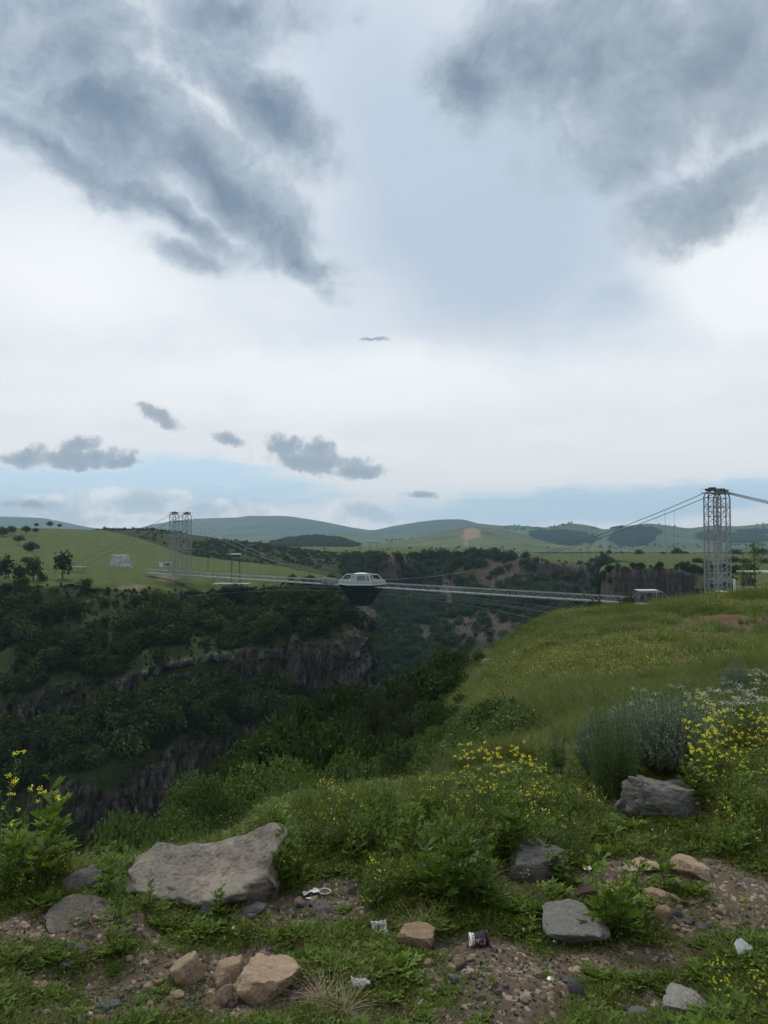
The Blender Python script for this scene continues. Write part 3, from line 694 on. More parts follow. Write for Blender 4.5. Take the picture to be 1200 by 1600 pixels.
def p_leafy(stems, h, leafl, nl, mat, spread=.08, w=.3, lean=.3, flowers=0, fmat=None):
    """upright leafy weed: stems with lobed leaves along them"""
    paths = []; LC, LU, LL = [], [], []
    for s in range(stems):
        a = rnd()*2*PI; hh = h*(.6+.5*rnd()); b = np.array([math.cos(a), math.sin(a), 0]); base = b*spread*rnd()
        k = 5; ts = np.linspace(0, 1, k)[:, None]; pth = base+np.array([0, 0, hh])*ts + b*lean*hh*ts**1.6*rnd(); paths.append(pth)
        for j in range(nl):
            t = .08+.92*(j+rnd())/nl; p = base+np.array([0, 0, hh])*t + b*lean*hh*t**1.6*.5
            an = j*2.4+rnd()*.6; LC.append(p); LU.append([math.cos(an), math.sin(an), .35+.9*t]); LL.append(leafl*(1.1-.6*t)*(.7+.5*rnd()))
    LC, LU, LL = np.array(LC), np.array(LU), np.array(LL)
    N = np.tile([0, 0, 1.], (len(LC), 1))+.35*RS.normal(size=(len(LC), 3))
    parts = [tubes(np.array(paths), .0035, .0012)+(1,), leaves(LC, LU, N, LL, LL*w, .5, .18)+(0,)]
    for s in (-1, 1):
        S = unit(np.cross(unit(LU), [0, 0, 1.]))*s
        parts.append(leaves(LC+unit(LU)*LL[:, None]*.45, unit(LU)*.7+S, N, LL*.42, LL*.16)+(0,))
        parts.append(leaves(LC+unit(LU)*LL[:, None]*.25, unit(LU)*.5+S, N, LL*.3, LL*.12)+(0,))
    mats = [mat, M_stem]
    if flowers:
        C = np.repeat(np.array([p[-1] for p in paths]), flowers, 0)+RS.normal(size=(stems*flowers, 3))*[.012, .012, .008]
        parts.append(leaves(C, rdir(len(C), .2), rdir(len(C), .6), .010, .010)+(2,)); mats.append(fmat or M_yel)
    return proto('leafy_weed', parts, mats)
def mustard_meshes(h, nb, seed):
    """three meshes: stems, leaves, flower heads"""
    global RS
    keep = RS; RS = np.random.RandomState(seed)
    paths = []; tips = []
    lean = RS.normal(size=2)*.12*h
    main = np.array([[lean[0]*t**1.5, lean[1]*t**1.5, h*t] for t in np.linspace(0, 1, 6)]); paths.append(main); tips.append(main[-1])
    for i in range(nb):
        t = .30+.65*(i+.5)/nb; b = np.array([lean[0]*t**1.5, lean[1]*t**1.5, h*t]); a = i*2.4+RS.rand(); L = h*(.62-.42*t)*(.8+.5*RS.rand())
        d = np.array([math.cos(a)*.62, math.sin(a)*.62, .85]); q = np.linspace(0, 1, 6)[:, None]
        pth = b+d*L*q+np.array([0, 0, .12*L])*q**2; paths.append(pth); tips.append(pth[-1])
        if RS.rand() < .5:
            b2 = pth[3]; a2 = a+1.2; pth2 = b2+np.array([math.cos(a2)*.4, math.sin(a2)*.4, .9])*L*.45*q; paths.append(pth2); tips.append(pth2[-1])
    sV, sF = tubes(np.array(paths), .0028*h/.5, .0011, 4)
    st = npmesh('stem', sV, sF, [M_stem])
    n = 16; t = rnd(n)*.5; a = rnd(n)*2*PI; C = np.stack([lean[0]*t, lean[1]*t, h*t], 1); LL = h*(.24-.22*t)*(.7+.5*rnd(n))
    LU = np.stack([np.cos(a), np.sin(a), .4+.6*rnd(n)], 1); N = np.tile([0, 0, 1.], (n, 1))
    ps = [leaves(C, LU, N, LL, LL*.3, .6, .2)+(0,)]
    for s in (-1, 1):
        S = unit(np.cross(unit(LU), [0, 0, 1.]))*s
        ps.append(leaves(C+unit(LU)*LL[:, None]*.4, unit(LU)*.6+S, N, LL*.4, LL*.17)+(0,))
    # small leaves and pods up the side branches
    q = np.concatenate([p[1:5] for p in paths]); m = len(q); ps.append(leaves(q, rdir(m, .35), rdir(m, .5), h*.045*(.5+rnd(m)), h*.010)+(0,))
    V, F, _ = join(ps); lf = npmesh('leaf', V, F, [M_weed2])
    T = np.array(tips); k = 17; C = np.repeat(T, k, 0); dd = rdir(len(C), .25); C = C+dd*(.007+.012*rnd(len(C)))[:, None]*[1, 1, .8]
    V, F = leaves(C, rdir(len(C), .1), unit(dd+[0, 0, .5]), .0092, .0092, .5); fl = npmesh('flower', V, F, [M_yel])
    RS = keep
    return st, lf, fl
# shrubs and trees ------------------------------------------------------------
def crown(n, rx, ry, h, leaf, mat, blobs=9, base=.1, up=.25, seed=0, name='crown', hollow=.75, lw=.7):
    global RS
    keep = RS; RS = np.random.RandomState(seed)
    c = []; 
    for i in range(blobs):
        a = i*2.4+RS.rand(); z = base+(1-base)*(.25+.6*((i+.5)/blobs)); q = math.sin(PI*min(1, (z*.92+.08)))**.6*(.35+.45*RS.rand())
        c.append([rx*q*math.cos(a), ry*q*math.sin(a), h*z*.92])
    c.append([0, 0, h*.55]); c = np.array(c); R = (.30+.22*RS.rand(len(c))); R[-1] = .5
    w = R**2; pick = RS.choice(len(c), n, p=w/w.sum()); d = rdir(n, .12)
    rr = (hollow+(1.08-hollow)*rnd(n)**.7)[:, None]
    C = c[pick]+d*rr*(R[pick][:, None])*np.array([rx, ry, h*.42])
    ok = C[:, 2] > h*base*.6; C = C[ok]; d = d[ok]; m = len(C)
    U = unit(d*.5+rdir(m)*.8+[0, 0, -.1]); N = unit(d+rdir(m)*.55+[0, 0, up]); L = leaf*(.6+.8*rnd(m))
    V, F = leaves(C, U, N, L, L*lw, .5)
    RS = keep
    return npmesh(name, V, F, [mat])
def trunk_mesh(h, r, crownr, seed, branches=5, name='trunk'):
    rs = random.Random(seed); b = MB(); lx, ly = rs.uniform(-.1, .1)*h, rs.uniform(-.1, .1)*h
    b.tube([(0, 0, -.25*r*4), (lx*.2, ly*.2, h*.3), (lx*.6, ly*.6, h*.6), (lx, ly, h*.9)], [r*1.25, r, r*.7, r*.25], 6)
    for i in range(branches):
        t = .3+.5*i/branches; a = i*2.4+rs.random(); L = crownr*(.6+.3*rs.random())
        s = Vector((lx*t, ly*t, h*t)); b.tube([s, s+Vector((math.cos(a)*L*.5, math.sin(a)*L*.5, L*.4)), s+Vector((math.cos(a)*L, math.sin(a)*L, L*.75))], [r*.5, r*.33, r*.1], 4)
    return b.mesh(name, M_bark)
def pine_meshes(h, seed):
    global RS
    keep = RS; RS = np.random.RandomState(seed)
    b = MB(); b.tube([(0, 0, -.1*h), (0, 0, h*.5), (0, 0, h*.98)], [h*.022, h*.014, h*.003], 6)
    C, U, L = [], [], []
    nw = 13
    for i in range(nw):
        z = h*(.06+.88*i/nw); R = h*.30*(1-(z/h))**.8+.05*h; nb = 7
        for j in range(nb):
            a = j*2*PI/nb+i*.7+RS.rand()*.4; d = np.array([math.cos(a), math.sin(a), .42+.3*RS.rand()]); Rb = R*(.7+.5*RS.rand())
            b.tube([(0, 0, z), tuple(np.array([0, 0, z])+d*Rb*.95)], [h*.006, h*.002], 3, False)
            m = 46; t = (.2+.8*RS.rand(m)**.7); p = np.array([0, 0, z])+d*Rb*t[:, None]+np.stack([0*t, 0*t, Rb*.16*t**2], 1)+RS.normal(size=(m, 3))*h*.008
            C.append(p); U.append(unit(d+RS.normal(size=(m, 3))*.75+[0, 0, .35])); L.append(h*.034*(.6+.8*RS.rand(m)))
        m = 0
    C, U, L = np.concatenate(C), np.concatenate(U), np.concatenate(L)
    m = 50; C = np.concatenate([C, np.stack([0*rnd(m), 0*rnd(m), h*(.86+.16*rnd(m))], 1)]); U = np.concatenate([U, unit(RS.normal(size=(m, 3))*.4+[0, 0, 1])]); L = np.concatenate([L, h*.04*np.ones(m)])
    V, F = leaves(C, U, rdir(len(C)), L, L*.16, .5)
    me = npmesh('crown', V, F, [M_needle]); RS = keep
    return b.mesh('trunk', M_bark), me

# ------------------------------------------------------------------ scattering
def scatter(name, kindlabel, pts, rots, scales, idx, protos, on=None):
    """one countless mass: a point cloud whose points carry instances of the prototype meshes"""
    me = bpy.data.meshes.new(name); n = len(pts)
    me.vertices.add(n); me.vertices.foreach_set('co', np.asarray(pts, np.float32).ravel())
    a = me.attributes.new('rot', 'FLOAT_VECTOR', 'POINT'); a.data.foreach_set('vector', np.asarray(rots, np.float32).ravel())
    s = np.asarray(scales, np.float32)
    if s.ndim == 1: s = np.repeat(s[:, None], 3, 1)
    a = me.attributes.new('scl', 'FLOAT_VECTOR', 'POINT'); a.data.foreach_set('vector', s.ravel())
    a = me.attributes.new('idx', 'INT', 'POINT'); a.data.foreach_set('value', np.asarray(idx, np.int32))
    o = link(name, me); tag(o, kindlabel[0], kindlabel[1], kind='stuff')
    c = bpy.data.collections.new(name+'_kinds')
    for i, m in enumerate(protos):
        q = bpy.data.objects.new('%s_kind_%02d' % (name, i), m); c.objects.link(q)
    ng = bpy.data.node_groups.new(name+'_spread', 'GeometryNodeTree')
    ng.interface.new_socket('Geometry', in_out='INPUT', socket_type='NodeSocketGeometry'); ng.interface.new_socket('Geometry', in_out='OUTPUT', socket_type='NodeSocketGeometry')
    N = ng.nodes.new; L = ng.links.new
    gi, go = N('NodeGroupInput'), N('NodeGroupOutput'); ci = N('GeometryNodeCollectionInfo'); ci.inputs[0].default_value = c
    ci.inputs['Separate Children'].default_value = True; ci.inputs['Reset Children'].default_value = True
    ip = N('GeometryNodeInstanceOnPoints'); ip.inputs['Pick Instance'].default_value = True
    def at(nm, ty):
        q = N('GeometryNodeInputNamedAttribute'); q.data_type = ty; q.inputs[0].default_value = nm
        return q.outputs[0]
    L(gi.outputs[0], ip.inputs['Points']); L(ci.outputs[0], ip.inputs['Instance']); L(at('idx', 'INT'), ip.inputs['Instance Index'])
    e2r = N('FunctionNodeEulerToRotation'); L(at('rot', 'FLOAT_VECTOR'), e2r.inputs[0]); L(e2r.outputs[0], ip.inputs['Rotation'])
    L(at('scl', 'FLOAT_VECTOR'), ip.inputs['Scale']); L(ip.outputs[0], go.inputs[0])
    md = o.modifiers.new('spread', 'NODES'); md.node_group = ng
    return o
def rz(n, tilt=.12): return np.stack([RS.normal(size=n)*tilt, RS.normal(size=n)*tilt, rnd(n)*2*PI], 1)
def place_near(n, d0, d1, px0=-150, px1=1350, pw=1.0):
    """points on sheet A: density falls as distance**-pw per unit area*distance (even on the picture for pw 2)"""
    q = rnd(n); D = d0*(d1/d0)**q if pw == 2 else (d0**(2-pw)+q*(d1**(2-pw)-d0**(2-pw)))**(1/(2-pw))
    px = px0+(px1-px0)*rnd(n); X = (px-600)/1200*D
    return X, D, gz(X, D), px
# ------------------------------------------------------------------ rocks
def rock_mat(name, c1, c2, c3, scale=6, streak=None):
    def fn(g):
        p = opos(g); n = g.noise(p, scale, 7, .65); n2 = g.noise(p, scale*.35, 4, .6); n3 = g.noise(p, scale*7, 4, .7)
        if streak: n = g.noise(g.v('MULTIPLY', p, streak), scale, 7, .65)
        c = g.mix(g.step(n, .32, .68), c1, c2); c = g.mix(g.step(n2, .5, .68), c, c3)
        c = g.mix(g.m('MULTIPLY', g.step(n3, .6, .72), .5), c, tuple(q*.5 for q in c1))
        lich = g.m('MULTIPLY', g.step(g.noise(p, scale*1.3, 3, .7), .60, .66), .55); c = g.mix(lich, c, tuple(min(1, q*1.15+.015) for q in c3)); low = g.m('MULTIPLY', g.step(g.noise(p, scale*2.2, 5, .7), .52, .60), .5); c = g.mix(low, c, tuple(q*.6 for q in c1))
        up = g.sep(g.new('ShaderNodeNewGeometry').outputs['Normal'])[2]
        pale_top = g.m('MULTIPLY', g.m('MULTIPLY', g.step(up, .6, .95), g.step(n3, .35, .6)), .35)  # patchy paler tone on faces that point up
        c = g.mix(pale_top, c, tuple(min(1, q*1.3+.02) for q in c3))
        h = g.m('ADD', n, g.m('MULTIPLY', n3, .45))
        finish(g, c, .92, .2, bump=h, bstr=.9, bdist=.03)
    return material(name, fn)
M_boul = rock_mat('boulder_grey_brown', (0.060, 0.054, 0.047), (0.170, 0.153, 0.128), (0.23, 0.205, 0.165), 7, (1, 1, 2.6))
M_rgrey = rock_mat('rock_dark_grey', (0.12, 0.113, 0.102), (0.26, 0.245, 0.222), (0.22, 0.21, 0.19), 7, (1, 1, 2.2))
M_rpale = rock_mat('rock_pale_concrete', (0.15, 0.148, 0.135), (0.29, 0.285, 0.26), (0.34, 0.335, 0.305), 14)
M_rpink = rock_mat('rock_pink_buff', (0.36, 0.245, 0.155), (0.56, 0.41, 0.275), (0.62, 0.48, 0.345), 8)
M_rtan = rock_mat('rock_tan', (0.25, 0.17, 0.095), (0.43, 0.31, 0.185), (0.50, 0.38, 0.25), 8)
M_rred = rock_mat('rock_red_brown', (0.075, 0.042, 0.034), (0.14, 0.085, 0.068), (0.16, 0.10, 0.085), 8)
M_rblue = rock_mat('stone_blue_grey', (0.12, 0.12, 0.115), (0.22, 0.218, 0.205), (0.27, 0.265, 0.25), 9)
M_rwhite = rock_mat('stone_pale', (0.25, 0.24, 0.21), (0.42, 0.40, 0.36), (0.48, 0.46, 0.42), 9)

import bmesh
def rock_mesh(seed, sub=5, rough=.28, cut=.0, flat=None, under=0):
    """unit-radius rock: an icosphere chopped by planes and roughened"""
    bm = bmesh.new(); bmesh.ops.create_icosphere(bm, subdivisions=sub, radius=1.0)
    V = np.array([v.co[:] for v in bm.verts]); rs = np.random.RandomState(seed)
    for i in range(15):
        n = rs.normal(size=3); n /= np.linalg.norm(n); d = .52+.34*rs.rand()
        s = V@n; V = V - np.maximum(s-d, 0)[:, None]*n*(.97)
    if flat is not None: V[:, 2] = np.minimum(V[:, 2], flat+.04*(fbm(V[:, 0]*3, V[:, 1]*3, 3, seed)-.5))
    r = np.linalg.norm(V, axis=1, keepdims=True); U = V/r
    nn = fbm(U[:, 0]*1.7+U[:, 2]*1.3+seed, U[:, 1]*1.7-U[:, 2], 3, seed)-.5; n2 = fbm(U[:, 0]*6+U[:, 2]*5, U[:, 1]*6+seed+U[:, 2]*3, 4, seed+3)-.5
    n3 = fbm(U[:, 0]*17+U[:, 1]*9, U[:, 2]*19+seed+U[:, 1]*7, 3, seed+5)-.5
    rg = 1-np.abs(2*fbm(U[:, 0]*2.6+seed, U[:, 1]*2.6+U[:, 2]*2.2, 3, seed+11)-1); V = V*(1-.11*sstep(rg, .90, .99)*(sub > 2))[:, None]
    V = V*(1+rough*nn[:, None]*1.0+rough*.45*n2[:, None]+rough*.22*n3[:, None]*(sub > 2)); V[:, :2] *= 1.08; V[:, 2] *= 1.05
    if under: V[:, :2] *= (1-under*sstep(-V[:, 2], -.25, .7))[:, None]
    V = V-(V.max(0)+V.min(0))/2; V = V/V.max(0)
    for v, c in zip(bm.verts, V): v.co = c
    me = bpy.data.meshes.new('rock'); bm.to_mesh(me); bm.free()
    me.polygons.foreach_set('use_smooth', np.ones(len(me.polygons), bool))
    return me
def rock(name, px, py, w, h, mat, label, seed, depth=.8, rot=0, rough=.28, flat=None, tilt=(0, 0), sub=4, cat='rock', group=None, pybase=None, lift=.3, d0=1.6, under=0):
    """a rock whose visible outline is about w x h photograph pixels, standing on the ground at its lower edge"""
    b = hit(px, pybase if pybase else py+h*.42, d0); D = b.y
    me = rock_mesh(seed, sub, rough, flat=flat, under=under); me.materials.append(mat)
    W, H = w/1200*D/2, h/1200*D/2
    o = link(name, me); Dp = W*depth
    down = math.sin(math.atan((py-836)/1200)); vis = H*1.0
    Hz = max((2*vis-Dp*down*1.1)/(1+lift), vis*.45)
    o.scale = (W*1.04, Dp, Hz); y = D+Dp*.75; o.location = (b.x*y/D, y, float(gz(b.x*y/D, y))+Hz*lift)
    o.rotation_euler = (tilt[0], tilt[1], rot)
    tag(o, label, cat, group); return o
def boulder_big():
    """the long saddle-backed boulder: swept cross-sections, so it keeps its dip and its raised right end"""
    b = hit(305, 1408); D = 3.40; k = D/1200; n = 150; m = 96
    xs = np.linspace(0, 1, n); left = 186; right = 434
    top = pchip([0, .04, .12, .25, .45, .62, .78, .9, .97, 1], np.array([[1372, 1352, 1346, 1352, 1356, 1349, 1336, 1322, 1324, 1352]], float).T, xs)[:, 0]
    bot = pchip([0, .1, .3, .55, .8, 1], np.array([[1408, 1414, 1416, 1416, 1414, 1400]], float).T, xs)[:, 0]
    V = np.zeros((n, m, 3)); an = np.linspace(0, 2*PI, m, endpoint=False)
    for i, t in enumerate(xs):
        px = left+(right-left)*t; x = (px-600)*k
        zt = zpix(top[i], D+.10); zb = zpix(bot[i], D)-.08; zc, rz_ = (zt+zb)/2, (zt-zb)/2
        dy = .27*math.sin(PI*min(max(t, .04), .96))**.16
        yc = D+.17
        kp = np.array([(-.62, -1.0), (-.66, -.45), (-.86, .05), (-1.0, .36), (-.55, .66), (.15, .84), (.75, 1.0), (1.0, .6), (.95, -.3), (.7, -1.0), (0, -1.1)])
        kk = np.concatenate([kp[-3:], kp, kp[:4]]); pr = pchip(np.arange(len(kk))-3.0, kk, np.arange(m)/m*len(kp))
        edge = min(1, 4*t, 5*(1-t))                                   # the ends round off
        V[i, :, 0] = x
        V[i, :, 1] = yc+dy*(pr[:, 0]*(.85+.15*edge)); V[i, :, 2] = zc+rz_*pr[:, 1]*(1+.0*edge)
    P_ = V.reshape(-1, 3); cen = np.array([(310-600)*k, D+.17, .02]); d = unit(P_-cen)
    f = (fbm(P_[:, 0]*4+P_[:, 1]*3, P_[:, 2]*9+P_[:, 1]*2, 4, 300)-.5)*.13 + (fbm(P_[:, 0]*12, P_[:, 2]*34+P_[:, 1]*12, 4, 301)-.5)*.034
    P_ = P_+d*f[:, None]
    ends = np.array([V[0].mean(0), V[-1].mean(0)]); P_ = np.concatenate([P_, ends])
    F = []
    for i in range(n-1):
        j = np.arange(m); F.append(np.stack([i*m+j, i*m+(j+1) % m, (i+1)*m+(j+1) % m, (i+1)*m+j], 1))
    F = np.concatenate(F); j = np.arange(m)
    e0 = np.stack([np.full(m, n*m), (j+1) % m, j, j], 1); e1 = np.stack([np.full(m, n*m+1), (n-1)*m+j, (n-1)*m+(j+1) % m, (n-1)*m+(j+1) % m], 1)
    bm = bmesh.new(); vs = [bm.verts.new(p) for p in P_-cen]
    for q in F: bm.faces.new([vs[a] for a in q])
    for q in np.concatenate([e0, e1]): bm.faces.new([vs[a] for a in q[:3]])
    bmesh.ops.recalc_face_normals(bm, faces=bm.faces); me = bpy.data.meshes.new('boulder'); bm.to_mesh(me); bm.free()
    me.polygons.foreach_set('use_smooth', np.ones(len(me.polygons), bool)); me.materials.append(M_boul)
    o = link('boulder', me, loc=tuple(cen)); tag(o, 'long saddle-backed grey-brown boulder at the rim, the largest rock', 'boulder')
boulder_big()
rock('boulder', 1030, 1258, 134, 66, M_rgrey, 'dark grey hump-backed boulder below the silvery shrubs', 21, depth=.7, rough=.40, sub=5, lift=.2, tilt=(-.1, .26))
rock('rock', 128, 1378, 66, 46, M_rgrey, 'dull grey rock half hidden by tall weeds left of the big boulder', 22, lift=.1)
rock('stone_slab', 120, 1440, 92, 34, M_boul, 'flat grey stone slab lying in gravel, left of the big boulder', 23, flat=.25, rough=.12, depth=1.25, lift=-.35, tilt=(.10, .05))
rock('rock', 840, 1358, 104, 54, M_rgrey, 'dark wedge-shaped rock above the red-brown rock', 24, flat=.45, rough=.22, tilt=(.15, -.2), lift=.2)
rock('concrete_chunk', 893, 1458, 100, 54, M_rpale, 'flat-topped pale grey concrete chunk with a dark underside', 25, flat=.12, rough=.26, depth=1.0, tilt=(.10, .05), lift=.75, under=.45, cat='concrete chunk')
rock('rock', 1003, 1358, 66, 18, M_rpink, 'thin pink-buff stone, left one of the pair behind the long pink stone', 26, rough=.3, flat=.3)
rock('rock', 1074, 1360, 68, 32, M_rpink, 'pink-buff wedge stone, right one of the pair in the grass', 27, rough=.3, tilt=(0, .3), flat=.5)
rock('rock', 1036, 1406, 82, 26, M_rpink, 'long narrow pink-buff stone lying over the orange-brown one', 28, rough=.3, tilt=(0, .22), depth=.4)
rock('rock', 1084, 1411, 34, 8, M_rpink, 'thin pink sliver at the right tip of the long pink stone', 29, rough=.2, sub=3)
rock('rock', 1034, 1431, 34, 22, M_rtan, 'orange-brown angular stone propping the long pink stone', 30, rough=.2, sub=3, tilt=(0, -.4))
rock('rock', 1057, 1428, 18, 14, M_rgrey, 'small round grey stone beside the orange-brown angular one', 31, rough=.15, sub=3)
rock('rock', 926, 1398, 60, 28, M_rred, 'dark red-brown rounded rock right of the wedge-shaped rock', 32, rough=.2)
rock('rock', 650, 1472, 60, 34, M_rtan, 'tan block of stone with a split front, left of the paper cup', 33, rough=.18, flat=.45, tilt=(.1, .1))
rock('rock', 669, 1507, 20, 12, M_rpink, 'small pink stone just below the tan block', 34, sub=3)
rock('rock', 360, 1526, 56, 40, M_rpink, 'upright pink-buff rock touching the largest pink rock', 35, rough=.3, flat=.5, tilt=(.1, -.3))
rock('rock', 420, 1540, 104, 66, M_rpink, 'largest pink-buff rock with creased faces, at the bottom edge area', 36, rough=.35, flat=.45, tilt=(.15, -.05))
rock('rock', 350, 1560, 30, 34, M_rpink, 'small square pink rock in front of the upright one', 37, rough=.2, sub=3)
rock('rock', 292, 1526, 54, 40, M_rpink, 'flat pink-buff slab half sunk in gravel left of the pink rocks', 38, rough=.3, flat=.3, tilt=(0, -.5))
rock('rock', 276, 1555, 26, 12, M_rpink, 'small pink stone below the half sunk pink slab', 39, sub=3)
rock('rock', 387, 1593, 44, 20, M_rtan, 'tan stone at the very bottom edge below the largest pink rock', 40, sub=3)
rock('rock', 171, 1573, 38, 22, M_rblue, 'blue-grey rounded stone near the bottom left corner', 41, sub=3, rough=.18)
rock('rock', 125, 1491, 24, 17, M_rblue, 'blue-grey cobble in the grass under the flat slab', 42, sub=3, rough=.18)
rock('rock', 101, 1517, 28, 13, M_rblue, 'flat blue-grey cobble left of the gravel patch', 43, sub=3, rough=.15)
rock('rock', 58, 1542, 32, 13, M_rpink, 'pinkish stone alone in the grass by the left edge', 44, sub=3)
rock('rock', 128, 1556, 26, 10, M_rblue, 'flat dark blue-grey stone above the bottom left rounded one', 45, sub=3, rough=.15)
rock('rock', 126, 1592, 24, 14, M_rblue, 'blue-grey stone at the bottom left edge', 46, sub=3, rough=.15)
rock('rock', 152, 1594, 22, 12, M_rtan, 'tan pebble beside the blue-grey stone at the bottom left edge', 47, sub=3, rough=.15)
rock('rock', 204, 1586, 18, 9, M_rpink, 'pink pebble, left one of a pair at the bottom left', 48, sub=3)
rock('rock', 224, 1583, 20, 11, M_rpink, 'pink pebble, right one of a pair at the bottom left', 49, sub=3)
rock('rock', 292, 1572, 26, 10, M_rblue, 'dark blue-grey flat stone among the gravel', 50, sub=3, rough=.15)
rock('rock', 305, 1515, 16, 12, M_rgrey, 'small dark stone on top of the half sunk pink slab', 51, sub=3, lift=.9)
rock('rock', 394, 1425, 42, 17, M_rblue, 'smooth blue-grey stone at the right foot of the big boulder', 52, sub=3, rough=.15, tilt=(0, -.3))
rock('rock', 326, 1430, 26, 17, M_rblue, 'blue-grey stone under the middle of the big boulder', 53, sub=3, rough=.15)
rock('rock', 549, 1391, 16, 18, M_rblue, 'blue-grey stone right of the discarded tray', 54, sub=3, rough=.15)
rock('pebble', 708, 1536, 18, 15, M_rpale, 'round pale grey pebble on bare dark soil below the cup', 55, sub=3, rough=.08, cat='pebble')
rock('pebble', 751, 1559, 17, 11, M_rblue, 'dark grey pebble low on the bare soil', 56, sub=3, rough=.1, cat='pebble')
rock('pebble', 778, 1554, 14, 9, M_rblue, 'grey pebble touching a paler one on bare soil', 57, sub=3, rough=.1, cat='pebble')
rock('pebble', 790, 1545, 11, 10, M_rpale, 'paler small pebble right of the grey ones on bare soil', 58, sub=3, rough=.1, cat='pebble')
rock('pebble', 656, 1533, 13, 8, M_rblue, 'grey pebble at the grass edge left of the round pale one', 59, sub=3, rough=.1, cat='pebble')
rock('rock', 675, 1322, 40, 16, M_rpink, 'pink-buff stone caught in tall weeds near the middle', 60, sub=3, tilt=(0, .35))
rock('rock', 690, 1372, 62, 50, M_rgrey, 'dark earthy rock behind low yellow flowers in the middle', 61, rough=.3, lift=0)
rock('rock', 901, 1546, 25, 32, M_rgrey, 'dark pointed stone standing up near the bottom right', 62, sub=3, rough=.2, tilt=(0, -.15))
rock('stone_slab', 1065, 1573, 74, 38, M_rwhite, 'pale slab half buried at the bottom right', 63, flat=.3, rough=.22, depth=1.1, lift=0)
rock('rock', 996, 1586, 32, 16, M_rpale, 'pale stone left of the half buried slab, bottom right', 64, sub=3)
rock('rock', 840, 1524, 18, 13, M_rtan, 'small yellowish stone between the concrete chunk and pointed stone', 65, sub=3)
rock('rock', 1050, 1226, 52, 18, M_rgrey, 'flat grey rock right behind the hump-backed boulder', 66, sub=3)
rock('rock', 1085, 1350, 18, 14, M_rblue, 'small pale grey stone above the right pink wedge', 67, sub=3)
rock('rock', 840, 1384, 20, 9, M_rpink, 'small pinkish stone at the foot of the dark wedge rock', 68, sub=3)
rock('rock', 868, 1393, 22, 10, M_rtan, 'tan stone chip left of the red-brown rock', 69, sub=3, tilt=(0, -.4))
rock('rock', 500, 1420, 44, 8, M_rgrey, 'thin flat grey stone below the discarded tray', 70, sub=3)
rock('rock', 1168, 1357, 22, 8, M_rpale, 'pale flat stone near the right edge', 71, sub=3)
rock('rock', 1100, 1455, 18, 12, M_rgrey, 'dark grey stone on the bare strip at right', 72, sub=3)
# rocks out on the slope
rock('rock', 763, 1035, 22, 11, M_rpale, 'pale rock beside the small round bush at the slope edge', 73, sub=3, d0=20)
rock('rock', 1063, 997, 16, 4, M_rwhite, 'pale flat rock, left of two below the bare red earth', 74, sub=2, d0=20)
rock('rock', 1092, 1001, 18, 4, M_rwhite, 'pale flat rock, right of two below the bare red earth', 75, sub=2, d0=20)
rock('rock', 1069, 1044, 16, 6, M_rblue, 'grey rock alone in the yellow part of the meadow', 76, sub=2, d0=8)
rock('rock', 490, 1150, 20, 12, M_rpale, 'grey rock on the green knoll below the dark bushes', 77, sub=3, d0=20)
rock('rock', 617, 1088, 12, 9, M_rpale, 'small square pale rock among the dark bushes', 78, sub=2, d0=40)
rock('rock', 1012, 979, 12, 4, M_rwhite, 'small pale rock left of the bare red earth', 79, sub=2, d0=20)
rock('rock', 1046, 992, 12, 3, M_rwhite, 'tiny pale rock at the left end of the red earth', 80, sub=2, d0=20)

SMALL = []
for i, mt in enumerate((M_rpink, M_rtan, M_rgrey, M_rblue, M_rpale, M_rred)):
    for j in range(2): me = rock_mesh(1200+i*7+j, 3, .22); me.materials.append(mt); SMALL.append((me, ('pink-buff', 'tan', 'dark grey', 'grey', 'pale', 'red-brown')[i]))
for zn, (cx, cy_, rx, ry, cnt) in (('gravel patch at the bottom left', (260, 1545, 190, 45, 66)), ('gravel by the flat slab at left', (110, 1455, 110, 22, 20)), ('stony strip right of the big boulder', (470, 1425, 90, 24, 26)),
                              ('bare soil around the paper cup', (760, 1535, 120, 48, 34)), ('stony ground around the red-brown rock', (900, 1385, 110, 26, 24)), ('bare strip at the right', (1110, 1440, 90, 26, 24)), ('grass at the bottom right', (1000, 1540, 130, 40, 16))):
    for q in range(cnt):
        a = rnd0 = RS.rand()*6.28; r = math.sqrt(RS.rand()); px, py = cx+rx*r*math.cos(a), cy_+ry*r*math.sin(a)
        b = hit(px, min(py, 1598)); me, cn = SMALL[RS.choice(12, p=[.17, .17, .08, .08, .08, .08, .08, .08, .06, .06, .03, .03])]; w = (5+11*RS.rand()**2.2)/1200*b.y/2*1.25
        o = link('stone', me); o.location = (b.x, b.y, b.z+w*.22); o.scale = (w, w*(.6+.4*RS.rand()), w*(.4+.35*RS.rand())); o.rotation_euler = (RS.normal()*.2, RS.normal()*.2, RS.rand()*6.28)
        tag(o, 'small %s stone loose in the %s' % (cn, zn), 'stone', 'small %s stones in the %s' % (cn, zn))
